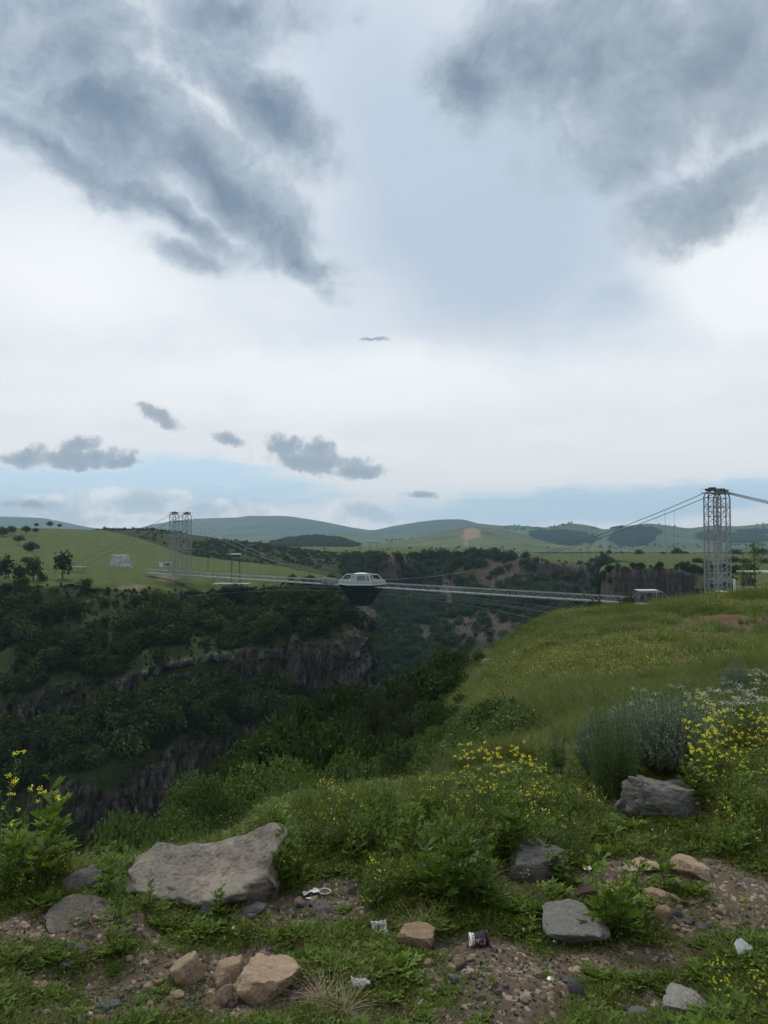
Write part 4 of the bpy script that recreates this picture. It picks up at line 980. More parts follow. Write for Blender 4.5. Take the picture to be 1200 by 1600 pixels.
# ------------------------------------------------------------------ litter
def litter():
    # paper cup on its side
    def cupmat(g):
        p = opos(g); x, y, z = g.sep(p); n = g.noise(p, 60, 3); a = g.m('ARCTAN2', y, x)
        body = (0.022, 0.018, 0.022)
        patch = g.m('MULTIPLY', g.step(g.m('ABSOLUTE', g.m('SUBTRACT', z, .036)), .020, .017), g.step(g.m('ABSOLUTE', g.m('SUBTRACT', a, -1.35)), .75, .62))
        pc = g.mix(g.step(g.noise(p, 95, 2, .5), .44, .50), (0.38, 0.16, 0.16), (0.05, 0.03, 0.04))
        c = g.mix(patch, body, pc)
        word = g.m('MULTIPLY', g.step(g.m('ABSOLUTE', g.m('SUBTRACT', z, .010)), .0045, .004), g.step(g.m('SINE', g.m('MULTIPLY', a, 22)), .1, .3))
        c = g.mix(word, c, (0.75, 0.75, 0.72)); finish(g, c, .45, .4)
    M_cup = material('printed_cup_paper', cupmat); M_rim = plain('white_card', (0.70, 0.69, 0.66), .6, var=.08)
    b = hit(735, 1481); cup = empty('paper_cup', (b.x, b.y, b.z+.026)); cup.rotation_euler = (math.radians(4), math.radians(86), math.radians(8))
    tag(cup, 'small black printed paper cup with a white base lying on its side', 'cup')
    m = MB(); m.lathe([(.0215, 0), (.0285, .066), (.0278, .066), (.021, .002)], 28); m.build('body', M_cup, cup, True)
    m = MB(); m.lathe([(.0235, -.004), (.0238, .004), (.0215, .005), (.0, .004)], 28); m.build('base_ring', M_rim, cup, True)
    m = MB(); m.lathe([(.0296, .064), (.0300, .067), (.0296, .070), (.0280, .069)], 28); m.build('rim', M_cup, cup, True)
    def scrap(name, px, py, w, h, mat, label, cat, seed, curl=.5, rot=0, tilt=(0, 0), lift=.01, n=18, aspect=None):
        """a crumpled thin sheet with thickness"""
        b = hit(px, py+h*.45); D = b.y; W = w/1200*D; H = h/1200*D*1.3
        u, v = np.meshgrid(np.linspace(-.5, .5, n), np.linspace(-.5, .5, n)); rs = seed
        e = .12*(fbm(u*5+rs, v*5, 3, rs)-.5); X = (u+e)*W; Y = (v+.12*(fbm(u*5, v*5+rs, 3, rs+1)-.5))*H
        Zq = W*curl*((fbm(u*3+rs, v*3, 3, rs+2)-.5)*.9+.5*(u**2)) + .3*W*curl*(fbm(u*9, v*9, 2, rs+4)-.5)
        V = np.stack([X, Y, Zq], -1).reshape(-1, 3); F = grid_faces(n, n)
        o = link(name, npmesh(name, V, F, [mat], smooth=False)); o.location = (b.x, b.y+H*.3, b.z+lift+W*curl*.12); o.rotation_euler = (tilt[0], tilt[1], rot)
        s = o.modifiers.new('thickness', 'SOLIDIFY'); s.thickness = .0012
        return tag(o, label, cat)
    M_pap = plain('white_paper', (0.62, 0.62, 0.60), .75, var=.12, scale=30); M_foil = plain('crumpled_foil', (0.42, 0.43, 0.45), .35, .5, metal=.5, var=.4, scale=60)
    M_clear = plain('cloudy_plastic', (0.34, 0.34, 0.31), .3, .5, var=.3, scale=30)
    # folded white carton corner at right
    b = hit(1172, 1502); c = MB(); k = b.y/1200
    pts = [(-18*k, 0, 0), (20*k, .02, -.0), (19*k, .03, 7*k), (-10*k, .0, 28*k), (-16*k, .0, 26*k)]
    c.add([(x, y, z) for x, y, z in pts]+[(x+.004, y+.05, z*.75-.003) for x, y, z in pts], [(0, 1, 2, 3, 4), (9, 8, 7, 6, 5), (0, 5, 6, 1), (1, 6, 7, 2), (2, 7, 8, 3), (3, 8, 9, 4), (4, 9, 5, 0)])
    o = c.build('paper_carton', M_pap, loc=(b.x, b.y, b.z+.004)); o.rotation_euler = (-.35, 0, -.1); tag(o, 'white folded paper carton lying by yellow flowers at the right edge', 'carton')
    # oval tub lid, brown inside
    b = hit(507, 1403); t = empty('plastic_tub_lid', (b.x, b.y+.02, b.z+.012)); t.rotation_euler = (.35, .05, .3); t.scale = (1, .62, 1); tag(t, 'small oval white-rimmed tub lid with dirt inside', 'tub lid')
    m = MB(); t.scale = (.8, .5, .8); m.lathe([(.0, .001), (.030, .001), (.031, .002)], 24); m.build('inner_face', plain('dirt_film', (0.16, 0.12, 0.075), .9), t)
    m = MB(); m.lathe([(.030, -.002), (.0345, .0), (.0355, .008), (.0335, .010), (.031, .004)], 24); m.build('rim', M_rim, t, True)
    scrap('wrapper', 485, 1396, 26, 9, M_pap, 'crumpled white wrapper left of the tub lid', 'wrapper', 401, .35, .3)
    scrap('wrapper', 487, 1408, 18, 4, M_pap, 'flat strip of pale wrapper under the tub lid', 'wrapper', 402, .15, .1)
    scrap('wrapper', 814, 1417, 14, 11, M_pap, 'small white wrapper below the dark wedge-shaped rock', 'wrapper', 403, .5, .4, (.5, .3))
    scrap('foil_ball', 563, 1546, 25, 13, M_foil, 'crumpled silvery foil by the dry grass tuft', 'foil', 404, .9, .3)
    scrap('plastic_bag', 593, 1455, 24, 18, M_clear, 'cloudy scrap of clear plastic left of the tan block', 'plastic scrap', 405, .8, .2, (.4, 0))
    scrap('wrapper', 918, 1360, 12, 8, M_pap, 'tiny white scrap among brown stones above the red-brown rock', 'wrapper', 406, .6)
    b = hit(860, 1534); m = MB(); m.lathe([(0, .006), (.0135, .006), (.015, .004), (.0155, -.001), (.0145, -.001)], 20); o = m.build('bottle_cap', M_rim, loc=(b.x, b.y, b.z+.004), smooth=False); o.scale = (.85, .85, .85); o.rotation_euler = (.2, 0, 0); tag(o, 'white plastic bottle cap beside the yellowish stone', 'bottle cap')
    # stick
    a, c2 = hit(713, 1519), hit(741, 1507); m = MB(); m.tube([a+Vector((0, 0, .006)), (a+c2)/2+Vector((.004, .01, .016)), c2+Vector((0, 0, .010))], [.007, .0055, .0045], 7)
    tag(m.build('stick', M_bark, smooth=True), 'short dark broken stick on bare soil below the cup', 'stick')
    a, c2 = hit(640, 1592), hit(661, 1574); m = MB(); m.tube([a+Vector((0, 0, .004)), c2+Vector((0, 0, .02))], [.0025, .0015], 5)
    tag(m.build('stick', plain('bleached_twig', (.32, .29, .22), .8)), 'thin bleached twig on bare soil at the bottom edge', 'stick')
litter()
# ------------------------------------------------------------------ the bridge
def bridge():
    def steel(g):
        n = g.noise(opos(g), 3, 4); finish(g, g.mix(n, (0.15, 0.17, 0.18), (0.25, 0.28, 0.29)), .5, .4, metal=.25)
    M_steel = material('galvanised_steel', steel); M_cable = plain('steel_cable', (0.10, 0.105, 0.11), .6, .4)
    M_conc = plain('concrete', (0.27, 0.26, 0.235), .9, scale=.5, var=.35); M_wht = plain('white_painted_steel', (0.50, 0.54, 0.54), .45, .4, var=.06)
    M_darks = plain('dark_painted_steel', (0.05, 0.055, 0.06), .5)
    R0, L0 = Vector((82.9, 191, 0)), Vector((-93.5, 353, 0)); DZ = EYE_Z-17.7
    ax = (L0-R0).normalized(); pn = Vector((-ax.y, ax.x, 0)); span = (L0-R0).length
    if pn.y < 0: pn = -pn
    yaw = math.atan2(ax.y, ax.x)
    def pt(s, o=0, z=0): return R0+ax*(s*span)+pn*o+Vector((0, 0, DZ+z))
    # towers: two lattice columns each
    def tower(s, hb, ht, label, sep=6.6, w=3.0):
        c = pt(s); t = empty('bridge_tower', (c.x, c.y, DZ-hb), yaw); tag(t, label, 'bridge tower', 'suspension bridge towers')
        H = hb+ht; nb = 15
        for sd in (-1, 1):
            oy = sd*sep/2
            # chords
            for a in (-1, 1):
                for b in (-1, 1):
                    m = MB(); m.tube([(a*w/2*1.0, oy+b*w/2, 0), (a*w/2, oy+b*w/2, H*.955), (a*w/2*.8, oy+b*w/2*.8, H*.985), (a*w/2*.35, oy+b*w/2*.35, H)], .17, 6); m.build('leg', M_steel, t)
            m = MB(); hz = H*.955/nb
            for i in range(nb):
                z0, z1 = i*hz, (i+1)*hz; cs = [(-w/2, oy-w/2), (w/2, oy-w/2), (w/2, oy+w/2), (-w/2, oy+w/2)]
                for k in range(4):
                    p, q = cs[k], cs[(k+1) % 4]
                    m.bar((p[0], p[1], z1), (q[0], q[1], z1), .055)
                    mid = ((p[0]+q[0])/2, (p[1]+q[1])/2)
                    if i % 2 == 0: m.bar((p[0], p[1], z0), (q[0], q[1], z1), .075); m.bar((q[0], q[1], z0+.001), (mid[0], mid[1], z0+hz*.5), .05)
                    else: m.bar((q[0], q[1], z0), (p[0], p[1], z1), .075); m.bar((p[0], p[1], z0+.001), (mid[0], mid[1], z0+hz*.5), .05)
            m.build('lattice_bracing', M_steel, t)['kind'] = 'stuff'
            m = MB(); m.box((0, oy, H+.25), (2.6, w*.9, .5)); m.box((0, oy, H+.65), (1.6, .7, .35)); m.build('saddle', M_darks, t)
            m = MB(); m.box((0, oy, H-.55), (w+1.0, w+.9, .14)); m.build('work_platform', M_steel, t)
            m = MB()
            for a in (-1, 1):
                for b in (-1, 1): m.bar((a*(w/2+.45), oy+b*(w/2+.4), H-.5), (a*(w/2+.45), oy+b*(w/2+.4), H+.5), .035)
                m.bar((a*(w/2+.45), oy-w/2-.4, H+.5), (a*(w/2+.45), oy+w/2+.4, H+.5), .03)
            m.build('railing', M_steel, t)
            m = MB(); m.box((0, oy, -.6), (w+1.6, w+1.6, 1.6)); m.build('footing', M_conc, t)
        for z, hh in ((H*.40, 1.6), (H*.86, 1.4)):
            m = MB()
            for a in (-1, 1):
                y0, y1 = -sep/2+w/2, sep/2-w/2
                m.bar((a*w/2, y0, z), (a*w/2, y1, z), .10); m.bar((a*w/2, y0, z+hh), (a*w/2, y1, z+hh), .10)
                for k in range(3): ya, yb = y0+(y1-y0)*k/3, y0+(y1-y0)*(k+1)/3; m.bar((a*w/2, ya, z if k % 2 else z+hh), (a*w/2, yb, z+hh if k % 2 else z), .06)
            m.build('cross_beam', M_steel, t)
        return H
    tower(0, 8, 28.6, 'tall twin lattice tower standing on the near right bank of the canyon')
    tower(1, 8, 27.6, 'smaller-looking twin lattice tower standing across the canyon on the green shelf')
    # deck
    br = empty('suspension_footbridge', tuple(pt(.5))); br.rotation_euler = (0, 0, yaw); tag(br, 'long pale steel footbridge strung over the canyon on cables', 'footbridge')
    inv = (Matrix.Translation(pt(.5)) @ Matrix.Rotation(yaw, 4, 'Z')).inverted()
    def lp(s, o=0, z=0): return inv @ pt(s, o, z)
    S0, S1, W = .10, 1.115, 1.5; seg_ = 96; ss = [S0+(S1-S0)*i/seg_ for i in range(seg_+1)]
    for side in (-1, 1):
        m = MB(); m.tube([lp(S0, side*W, 1.05), lp(S1, side*W, 1.05)], .085, 5); m.build('top_chord', M_steel, br)
        m = MB(); m.tube([lp(S0, side*W, -.65), lp(S1, side*W, -.65)], .10, 5); m.build('bottom_chord', M_steel, br)
    m = MB()
    for i, s in enumerate(ss):
        for side in (-1, 1):
            m.bar(lp(s, side*W, -.65), lp(s, side*W, 1.05), .06)
            if i < seg_: m.bar(lp(s, side*W, -.65 if i % 2 else 1.05), lp(ss[i+1], side*W, 1.05 if i % 2 else -.65), .06)
        m.bar(lp(s, -W, -.65), lp(s, W, -.65), .07)
    m.build('truss_bracing', M_steel, br)['kind'] = 'stuff'
    m = MB(); a, b = lp(S0, 0, -.45), lp(S1, 0, -.45); m.box(tuple((a+b)/2), ((b-a).length, 2*W-.3, .1)); m.build('walkway', plain('deck_glass_and_steel', (0.16, 0.18, 0.18), .4), br)
    # main cables and hangers
    def cable_z(s):
        top = 28.9*(1-s)+27.9*s; q = abs(s-.5)/.5; return 2.2+(top-2.2)*q**1.85
    for side in (-1, 1):
        off = lambda s: side*3.3*(.35+.65*abs(s-.5)/.5)
        m = MB(); m.tube([lp(s, off(s), cable_z(s)) for s in np.linspace(0, 1, 60)], [.095*(.45+.55*abs(2*t-1) if True else 1) for t in np.linspace(0, 1, 60)], 5); m.build('main_cable', M_cable, br)
        for e, far in ((0, -.42), (1, 1.42)):
            top = 28.9 if e == 0 else 27.9
            for dz, dn in ((0, 0), (-.8, .5)):
                m = MB(); m.tube([lp(e, side*3.3, top+dz*.2), lp((e+far)/2, side*3.6+dn, top*.52+dz), lp(far, side*4+dn, 1.0 if e else 3.0)], .05 if e else .08, 5); m.build('back_stay', M_cable, br)
        for k in range(1, 20):
            s = k/20
            if abs(s-.5) < .06: continue
            m = MB(); m.bar(lp(s, off(s), cable_z(s)), lp(s, side*W, 1.05), .035 if s < .3 else .045); m.build('hanger', M_cable, br)
        for w2, zz in ((9, -7), (15, -10)):
            m = MB(); m.tube([lp(s, side*(W+.3+(w2)*(2*abs(s-.5))**2), -1.5+zz*(2*abs(s-.5))**2*.9-1.2*(w2 > 10)) for s in np.linspace(.02, 1.02, 40)], .035, 4); m.build('wind_cable', M_cable, br)
    # brackets where the deck meets the cafe, the little pylons of the left end
    m = MB()
    for s in (.578, .592): m.box(tuple(lp(s, 0, .6)), (1.3, 3.5, 2.3))
    m.build('deck_joint', M_steel, br)
    # ---------------------------------------------------------------- the diamond-shaped cafe
    c = pt(.515); cf = empty('diamond_cafe', tuple(c), -.06); tag(cf, 'diamond-shaped glass cafe hanging in the middle of the footbridge', 'cafe')
    def glassm(g):
        n = g.noise(opos(g), 1.2, 3); finish(g, g.mix(n, (0.010, 0.020, 0.022), (0.02, 0.035, 0.035)), .12, .6)
    M_gl = material('dark_tinted_glass', glassm)
    def glass2(g): finish(g, (0.06, 0.08, 0.08), .08, .7)
    M_gl2 = material('clear_glass', glass2)
    def ring(r, z, n=6, ry=None, ph=0): return [Vector((r*math.cos(ph+2*PI*k/n), (ry or r)*math.sin(ph+2*PI*k/n), z)) for k in range(n)]
    rim, foot = ring(8.4, .35), ring(3.25, -7.2)
    def lev(q): return [foot[k]*(1-q)+rim[k]*q for k in range(6)]
    for k in range(6):          # inverted glass pyramid, three tiers of panes on each side
        for j in range(4):
            a, b = lev(j/4), lev((j+1)/4); k2 = (k+1) % 6; m = MB()
            q = [a[k], a[k2], b[k2], b[k]]; ce = sum(q, Vector())/4; q = [ce+(p-ce)*.985 for p in q]; nrm = (q[1]-q[0]).cross(q[3]-q[0]).normalized()*.06
            m.add([p+nrm for p in q]+[p-nrm for p in q], [(0, 1, 2, 3), (7, 6, 5, 4), (0, 4, 5, 1), (1, 5, 6, 2), (2, 6, 7, 3), (3, 7, 4, 0)])
            m.build('glass_pane', M_gl, cf)
    m = MB()
    for k in range(6): m.bar(foot[k], rim[k], .09, 5)
    for q in (0, .25, .5, .75): l = lev(q); [m.bar(l[k], l[(k+1) % 6], .055) for k in range(6)]
    m.build('hull_frame', M_darks, cf)
    m = MB(); l = lev(0); m.add([p+Vector((0, 0, .05)) for p in l]+[p-Vector((0, 0, .15)) for p in l], [tuple(range(6)), tuple(range(11, 5, -1))]+[(k, k+6, (k+1) % 6+6, (k+1) % 6) for k in range(6)]); m.build('bottom_floor', M_darks, cf)
    for q in (.36, .70):
        m = MB(); l = [p*1.0 for p in lev(q)]; m.add([Vector((p.x*.93, p.y*.93, p.z)) for p in l]+[Vector((p.x*.93, p.y*.93, p.z-.2)) for p in l], [tuple(range(6)), tuple(range(11, 5, -1))]+[(k, k+6, (k+1) % 6+6, (k+1) % 6) for k in range(6)]); m.build('inner_floor', M_darks, cf)
    m = MB(); r1, r2 = ring(8.6, .62), ring(8.6, .22)
    m.add(r1+r2, [tuple(range(6)), tuple(range(11, 5, -1))]+[(k, k+6, (k+1) % 6+6, (k+1) % 6) for k in range(6)]); m.build('deck_rim', M_wht, cf)
    m = MB(); p1, p0 = ring(8.45, 1.7), ring(8.45, .62)
    for k in range(6):
        k2 = (k+1) % 6; m.bar(p1[k], p1[k2], .05)
        for j in range(6): a = p0[k]*(1-j/6)+p0[k2]*(j/6); m.bar(a, a+Vector((0, 0, 1.1)), .03)
    m.build('railing', M_wht, cf)
    for k in range(6):
        k2 = (k+1) % 6; m = MB(); a, b, cc, d = p0[k], p0[k2], p1[k2], p1[k]; n_ = (b-a).cross(d-a).normalized()*.02
        m.add([p+n_ for p in (a, b, cc, d)]+[p-n_ for p in (a, b, cc, d)], [(0, 1, 2, 3), (7, 6, 5, 4), (0, 4, 5, 1), (3, 2, 6, 7)]); m.build('railing_glass', plain('railing_glass', (0.30, 0.36, 0.36), .2, .5, var=.1) if k == 0 else bpy.data.materials['railing_glass'], cf)
    # open steel frame above: sloping posts up to a flat ring, enclosed cabin in the middle under the white roof
    up = ring(5.7, 3.7)
    m = MB()
    for k in range(6): m.bar(rim[k]+Vector((0, 0, .3)), up[k], .10, 5); m.bar(up[k], up[(k+1) % 6], .08, 5)
    m.build('roof_frame', M_wht, cf)
    cb, ct = ring(3.9, .65), ring(2.9, 3.9)
    for k in range(6):
        k2 = (k+1) % 6; m = MB(); q = [cb[k], cb[k2], ct[k2], ct[k]]; ce = sum(q, Vector())/4; q = [ce+(p-ce)*.97 for p in q]; n_ = (q[1]-q[0]).cross(q[3]-q[0]).normalized()*.03
        m.add([p+n_ for p in q]+[p-n_ for p in q], [(0, 1, 2, 3), (7, 6, 5, 4), (0, 4, 5, 1), (1, 5, 6, 2), (2, 6, 7, 3), (3, 7, 4, 0)]); m.build('cabin_pane', M_gl2, cf)
    m = MB()
    for k in range(6): m.bar(cb[k], ct[k], .07, 5)
    m.build('cabin_post', M_wht, cf)
    m = MB(); a, b, t = ring(3.1, 3.9), ring(3.1, 4.0), ring(.9, 4.3)
    m.add(a+b+t, [tuple(range(5, -1, -1))]+[(k, (k+1) % 6, (k+1) % 6+6, k+6) for k in range(6)]+[(k+6, (k+1) % 6+6, (k+1) % 6+12, k+12) for k in range(6)]+[tuple(range(12, 18))]); m.build('roof', M_wht, cf)
    # white tables inside the lowest level
    m = MB()
    for k in range(3): m.box((-1.4+k*1.3, -1.2, -6.6), (.6, .6, .6))
    m.build('counter', M_wht, cf)
    # ---------------------------------------------------------------- visitors on the deck
    skin = plain('skin', (0.35, 0.20, 0.14), .6); cl = [plain('cloth_%s' % n, c_, .85) for n, c_ in (('black', (.015, .015, .018)), ('navy', (.02, .025, .05)), ('red', (.25, .03, .03)), ('white', (.55, .55, .53)), ('blue', (.05, .1, .22)))]
    hair = plain('hair', (.02, .014, .01), .7)
    def person(s, o, top, rot, label):
        p = pt(s, o, -.40); bpos = empty('person', tuple(p), rot); tag(bpos, label, 'person', 'visitors crossing the footbridge')
        V, F = [], []; n = 10
        def limb(pts):
            b0 = len(V)
            for (x, y, z, rx, ry) in pts:
                for k in range(n): a_ = 2*PI*k/n; V.append((x+rx*math.cos(a_), y+ry*math.sin(a_), z))
            for i in range(len(pts)-1):
                for k in range(n): k2 = (k+1) % n; F.append((b0+i*n+k, b0+i*n+k2, b0+(i+1)*n+k2, b0+(i+1)*n+k))
            F.append(tuple(b0+k for k in range(n-1, -1, -1))); F.append(tuple(b0+(len(pts)-1)*n+k for k in range(n)))
        # body: torso up through neck to head; legs and arms root inside it
        limb([(0, 0, .82, .15, .11), (0, 0, .95, .17, .12), (0, 0, 1.12, .145, .10), (0, 0, 1.32, .19, .12), (0, 0, 1.44, .17, .10), (0, 0, 1.49, .06, .06), (0, 0, 1.54, .055, .06), (0, .01, 1.58, .07, .085), (0, .01, 1.66, .08, .095), (0, 0, 1.73, .065, .08), (0, 0, 1.76, .02, .03)])
        for sd in (-1, 1):
            limb([(sd*.09, .07, 0, .04, .11), (sd*.09, .01, .08, .045, .05), (sd*.09, 0, .30, .058, .06), (sd*.09, .01, .48, .055, .06), (sd*.085, 0, .75, .078, .085), (sd*.07, 0, .93, .085, .09)])
            limb([(sd*.24, .08, .72, .025, .04), (sd*.25, .05, .80, .028, .03), (sd*.25, .02, .98, .036, .04), (sd*.235, -.01, 1.15, .042, .045), (sd*.20, 0, 1.40, .055, .06), (sd*.15, 0, 1.43, .05, .05)])
        me = bpy.data.meshes.new('body'); me.from_pydata(V, [], F); me.update()
        for mm in (skin, top, cl[0] if top is not cl[0] else cl[1]): me.materials.append(mm)
        for pl in me.polygons: z = pl.center.z; pl.material_index = 1 if .88 < z < 1.46 else (2 if z <= .88 and abs(pl.center.x) < .2 else 0)
        me.polygons.foreach_set('use_smooth', np.ones(len(me.polygons), bool)); link('body', me, bpos)
        m = MB(); m.lathe([(.086, 1.64), (.092, 1.70), (.07, 1.765), (.0, 1.79)], 10); m.build('hair', hair, bpos, True)
    for s, o, t, r, lab in ((.405, .4, 0, .3, 'person in black nearest the glass cafe on the footbridge'), (.385, -.5, 3, 2, 'person in a white top, second out from the cafe on the footbridge'),
                            (.372, .3, 1, 1, 'person in navy, third out from the cafe on the footbridge'), (.255, .2, 0, .5, 'person in black standing midway between cafe and right end'),
                            (.245, -.5, 2, 2.2, 'person in a red top standing midway along the right half'), (.165, .1, 4, 1.5, 'person in a blue top walking near the right end of the footbridge')):
        person(s, o, cl[t], r, lab)
    # ---------------------------------------------------------------- right landing
    q = pt(.10)
    ld = empty('bridge_landing', tuple(q), yaw); tag(ld, 'steel landing frame with sloped rails at the right end of the footbridge', 'landing frame')
    m = MB(); m.box((-7.5, 0, -.7), (15, 4.4, .5)); m.build('landing_deck', M_conc, ld)
    m = MB()
    for sd in (-1, 1):
        m.bar((-1, sd*2, -.5), (-4.2, sd*2, 2.8), .06); m.bar((-4.2, sd*2, 2.8), (-9, sd*2, 2.8), .06); m.bar((-9, sd*2, 2.8), (-12.5, sd*2, -.5), .06)
        m.bar((-4.2, sd*2, -.5), (-4.2, sd*2, 2.8), .08); m.bar((-9, sd*2, -.5), (-9, sd*2, 2.8), .08)
    m.bar((-4.2, -2, 2.8), (-4.2, 2, 2.8), .08); m.bar((-9, -2, 2.8), (-9, 2, 2.8), .08); m.build('sloped_frame', M_steel, ld)
    for sd in (-1, 1):
        m = MB(); m.box((-3, sd*1.5, -6), (1.2, 1.2, 10.5)); m.build('pier', M_conc, ld)
    p = P(1010, 926, 176); cn = empty('canopy', (p.x, p.y, p.z-1.6)); tag(cn, 'low canopy with flat white roof at the right bridge end', 'canopy')
    m = MB(); m.box((0, 0, 2.2), (4.6, 3, .12)); m.build('roof', M_wht, cn)
    for a in (-1.9, 1.9):
        for b in (-1.2, 1.2): m = MB(); m.bar((a, b, -1.5), (a, b, 2.1), .07); m.build('post', M_steel, cn)
    # ---------------------------------------------------------------- right platform with parapet wall and long canopy
    D = 150; p = P(1147, 930, D); k = D/1200
    pw = empty('terrace_wall', (p.x, p.y, p.z-4)); tag(pw, 'beige rendered terrace wall right of the near tower', 'wall')
    m = MB(); m.box((10, 0, 2.75), (20, .4, 5.9)); m.build('wall_panel', plain('beige_render', (0.42, 0.38, 0.33), .9, var=.12, scale=.7), pw)
    m = MB(); m.box((.1, -.03, 3.35), (.5, .52, 7.6), taper=.6); m.build('end_pier', M_wht, pw)
    m = MB(); m.box((-2.4, .3, 1.9), (4.0, .4, 4.2)); m.build('lower_wall', plain('grey_render', (0.24, 0.24, 0.22), .9), pw)
    for i in range(7): m = MB(); m.bar((1.5+i*2.3, -.35, 1), (1.5+i*2.3, -.35, 6.6), .06); m.build('fence_post', M_darks, pw)
    m = MB(); m.bar((.5, -.35, 6.2), (17, -.35, 6.2), .02); m.bar((.5, -.35, 5.6), (17, -.35, 5.6), .02); m.build('fence_wire', M_darks, pw)
    D = 172; p = P(1157, 893, D)
    cn = empty('pergola', (p.x, p.y, p.z-6.5)); tag(cn, 'long flat white canopy on dark posts behind the terrace wall', 'canopy')
    m = MB(); m.box((9, 0, 6.5), (18.4, 3, .28)); m.build('roof', M_wht, cn)
    for i, xx in enumerate((.9, 1.7, 9, 16)):
        for yy in (-1.2, 1.2): m = MB(); m.box((xx, yy, 3.18), (.28, .28, 6.35)); m.build('post', M_darks, cn)
    # parked white van beyond the ridge, only its roof and windows show
    D = 170; p = P(1131, 931, D); vn = empty('parked_van', (p.x, p.y, p.z-1.2), .25); tag(vn, 'white van parked at the foot of the near tower, roof just showing', 'van')
    m = MB(); m.box((0, 0, 1.0), (1.9, 4.6, 1.1)); m.box((0, .3, 1.85), (1.75, 3.7, .7), taper=.88); m.build('body', M_wht, vn)
    m = MB(); m.box((0, -1.52, 1.88), (1.5, .1, .45)); m.box((.86, .3, 1.88), (.08, 3.0, .42)); m.box((-.86, .3, 1.88), (.08, 3.0, .42)); m.build('window', M_gl, vn)
    for a in (-.85, .85):
        for b in (-1.5, 1.5): m = MB(); m.tube([(a-.1, b, .38), (a+.1, b, .38)], .38, 12); m.build('wheel', M_darks, vn)
    # ---------------------------------------------------------------- left bank items
    D = 343; p = P(368, 912, D); fr = empty('steel_portal', (p.x, p.y, p.z), .2); tag(fr, 'dark two-post steel portal with roofed top on the far bank', 'portal frame')
    for a in (-2.0, 2.0):
        for b in (-.8, .8): m = MB(); m.bar((a, b, -.3), (a*.78, b, 12.6), .22, 5); m.build('post', M_darks, fr)
    m = MB(); m.box((0, 0, 13.2), (4.6, 3.0, .5)); m.build('roof', M_wht, fr)
    m = MB(); m.box((0, 0, 12.3), (4.0, 2.2, 1.0)); m.bar((-1.8, 0, 3.2), (1.8, 0, 3.2), .12); m.build('machine_box', M_darks, fr)
    for a in (-1.2, .2, 1.2): m = MB(); m.box((a, -.3, .8), (.6, .6, 1.9)); m.build('counterweight', M_conc, fr)
    p = P(362, 912, 340); o = MB().box((0, 0, -.15), (16, 9, .6)).build('concrete_pad', M_conc, loc=(p.x, p.y, p.z)); tag(o, 'pale concrete pad under the dark steel portal', 'concrete pad')
    p = P(188, 886, 420); sl = empty('concrete_ramp', (p.x, p.y, p.z), .12); tag(sl, 'pale sloping concrete ramp block on the far green plateau', 'concrete ramp')
    m = MB(); m.add([(-5.5, -2, -1), (6.0, -2, -1), (6.0, 6, -1), (-5.5, 6, -1), (-5, 1.5, 6.4), (4.4, 1.5, 6.4), (4.4, 3.5, 6.6), (-5, 3.5, 6.6), (-5.3, -1.9, .8), (5.7, -1.9, .6)],
                    [(0, 1, 9, 8), (8, 9, 5, 4), (4, 5, 6, 7), (1, 2, 6, 5, 9), (0, 8, 4, 7, 3), (2, 3, 7, 6), (3, 2, 1, 0)]); m.build('ramp_face', M_conc, sl)
    m = MB()
    for i in range(5): m.box((-4.6+i*2.2, 1.6, 5.6), (.9, .5, .8))
    m.build('crenel_shade', plain('gap_shade_grey', (.12, .12, .11), .9), sl)  # solid boxes, the dark of a gap put into their colour
    p = P(258, 886, 400); ct = empty('site_cabin', (p.x, p.y, p.z), .1); tag(ct, 'small white site cabin behind the far tower', 'cabin')
    m = MB(); m.box((0, 0, .9), (7, 3, 2.6)); m.build('wall', M_conc, ct)
    m = MB(); m.box((-1.8, -1.5, 1.2), (2.0, .1, 2.2)); m.build('door', M_wht, ct); m = MB(); m.box((1.6, -1.5, 1.3), (1.6, .1, .9)); m.build('window', M_gl, ct); m = MB(); m.box((0, 0, 2.35), (7.6, 3.6, .25)); m.build('roof', M_steel, ct)
    p = P(121, 888, 372); tb = empty('viewing_shelter', (p.x, p.y, p.z), 0); tag(tb, 'low pale flat-roofed shelter beside a dark tree on the far rim', 'shelter')
    m = MB(); m.box((0, 0, .6), (7.5, 4, .5)); m.build('roof', M_conc, tb); m = MB(); [m.bar((a, b, -1.5), (a, b, .4), .1) for a in (-3, 0, 3) for b in (-1.5, 1.5)]; m.build('post', M_darks, tb)
    m = MB(); m.bar((-4.5, 2, .8), (-4.5, 2, 4), .1); m.bar((.8, 2, .8), (.8, 2, 4), .1); m.bar((-4.5, 2, 3.2), (.8, 2, 3.2), .1); m.build('railing', M_steel, tb)
    for i, (px, py, D, h) in enumerate(((325, 899, 395, 9), (333, 912, 350, 6), (434, 922, 335, 3))):
        p = P(px, py, D); m = MB(); m.bar((0, 0, -.5), (0, 0, h), .16, 5); tag(m.build('pole', M_darks, loc=tuple(p)), ['tall bare pole between the far tower and the portal', 'short pole just left of the portal pad', 'stub pole at the cliff edge'][i], 'pole')
    for i, (px, py, D, h) in enumerate(((583, 860, 1500, 16),)):
        p = P(px, py, D); t = empty('power_pylon', tuple(p)); tag(t, 'distant H-shaped power pylon on the plain behind the cafe', 'pylon')
        for a in (-7, 7): m = MB(); m.bar((a, 0, -2), (a*.8, 0, h), .5, 4); m.build('post', M_darks, t)
        m = MB(); m.bar((-13, 0, h-.8), (13, 0, h-.8), .5, 4); m.build('cross_arm', M_darks, t)
bridge()
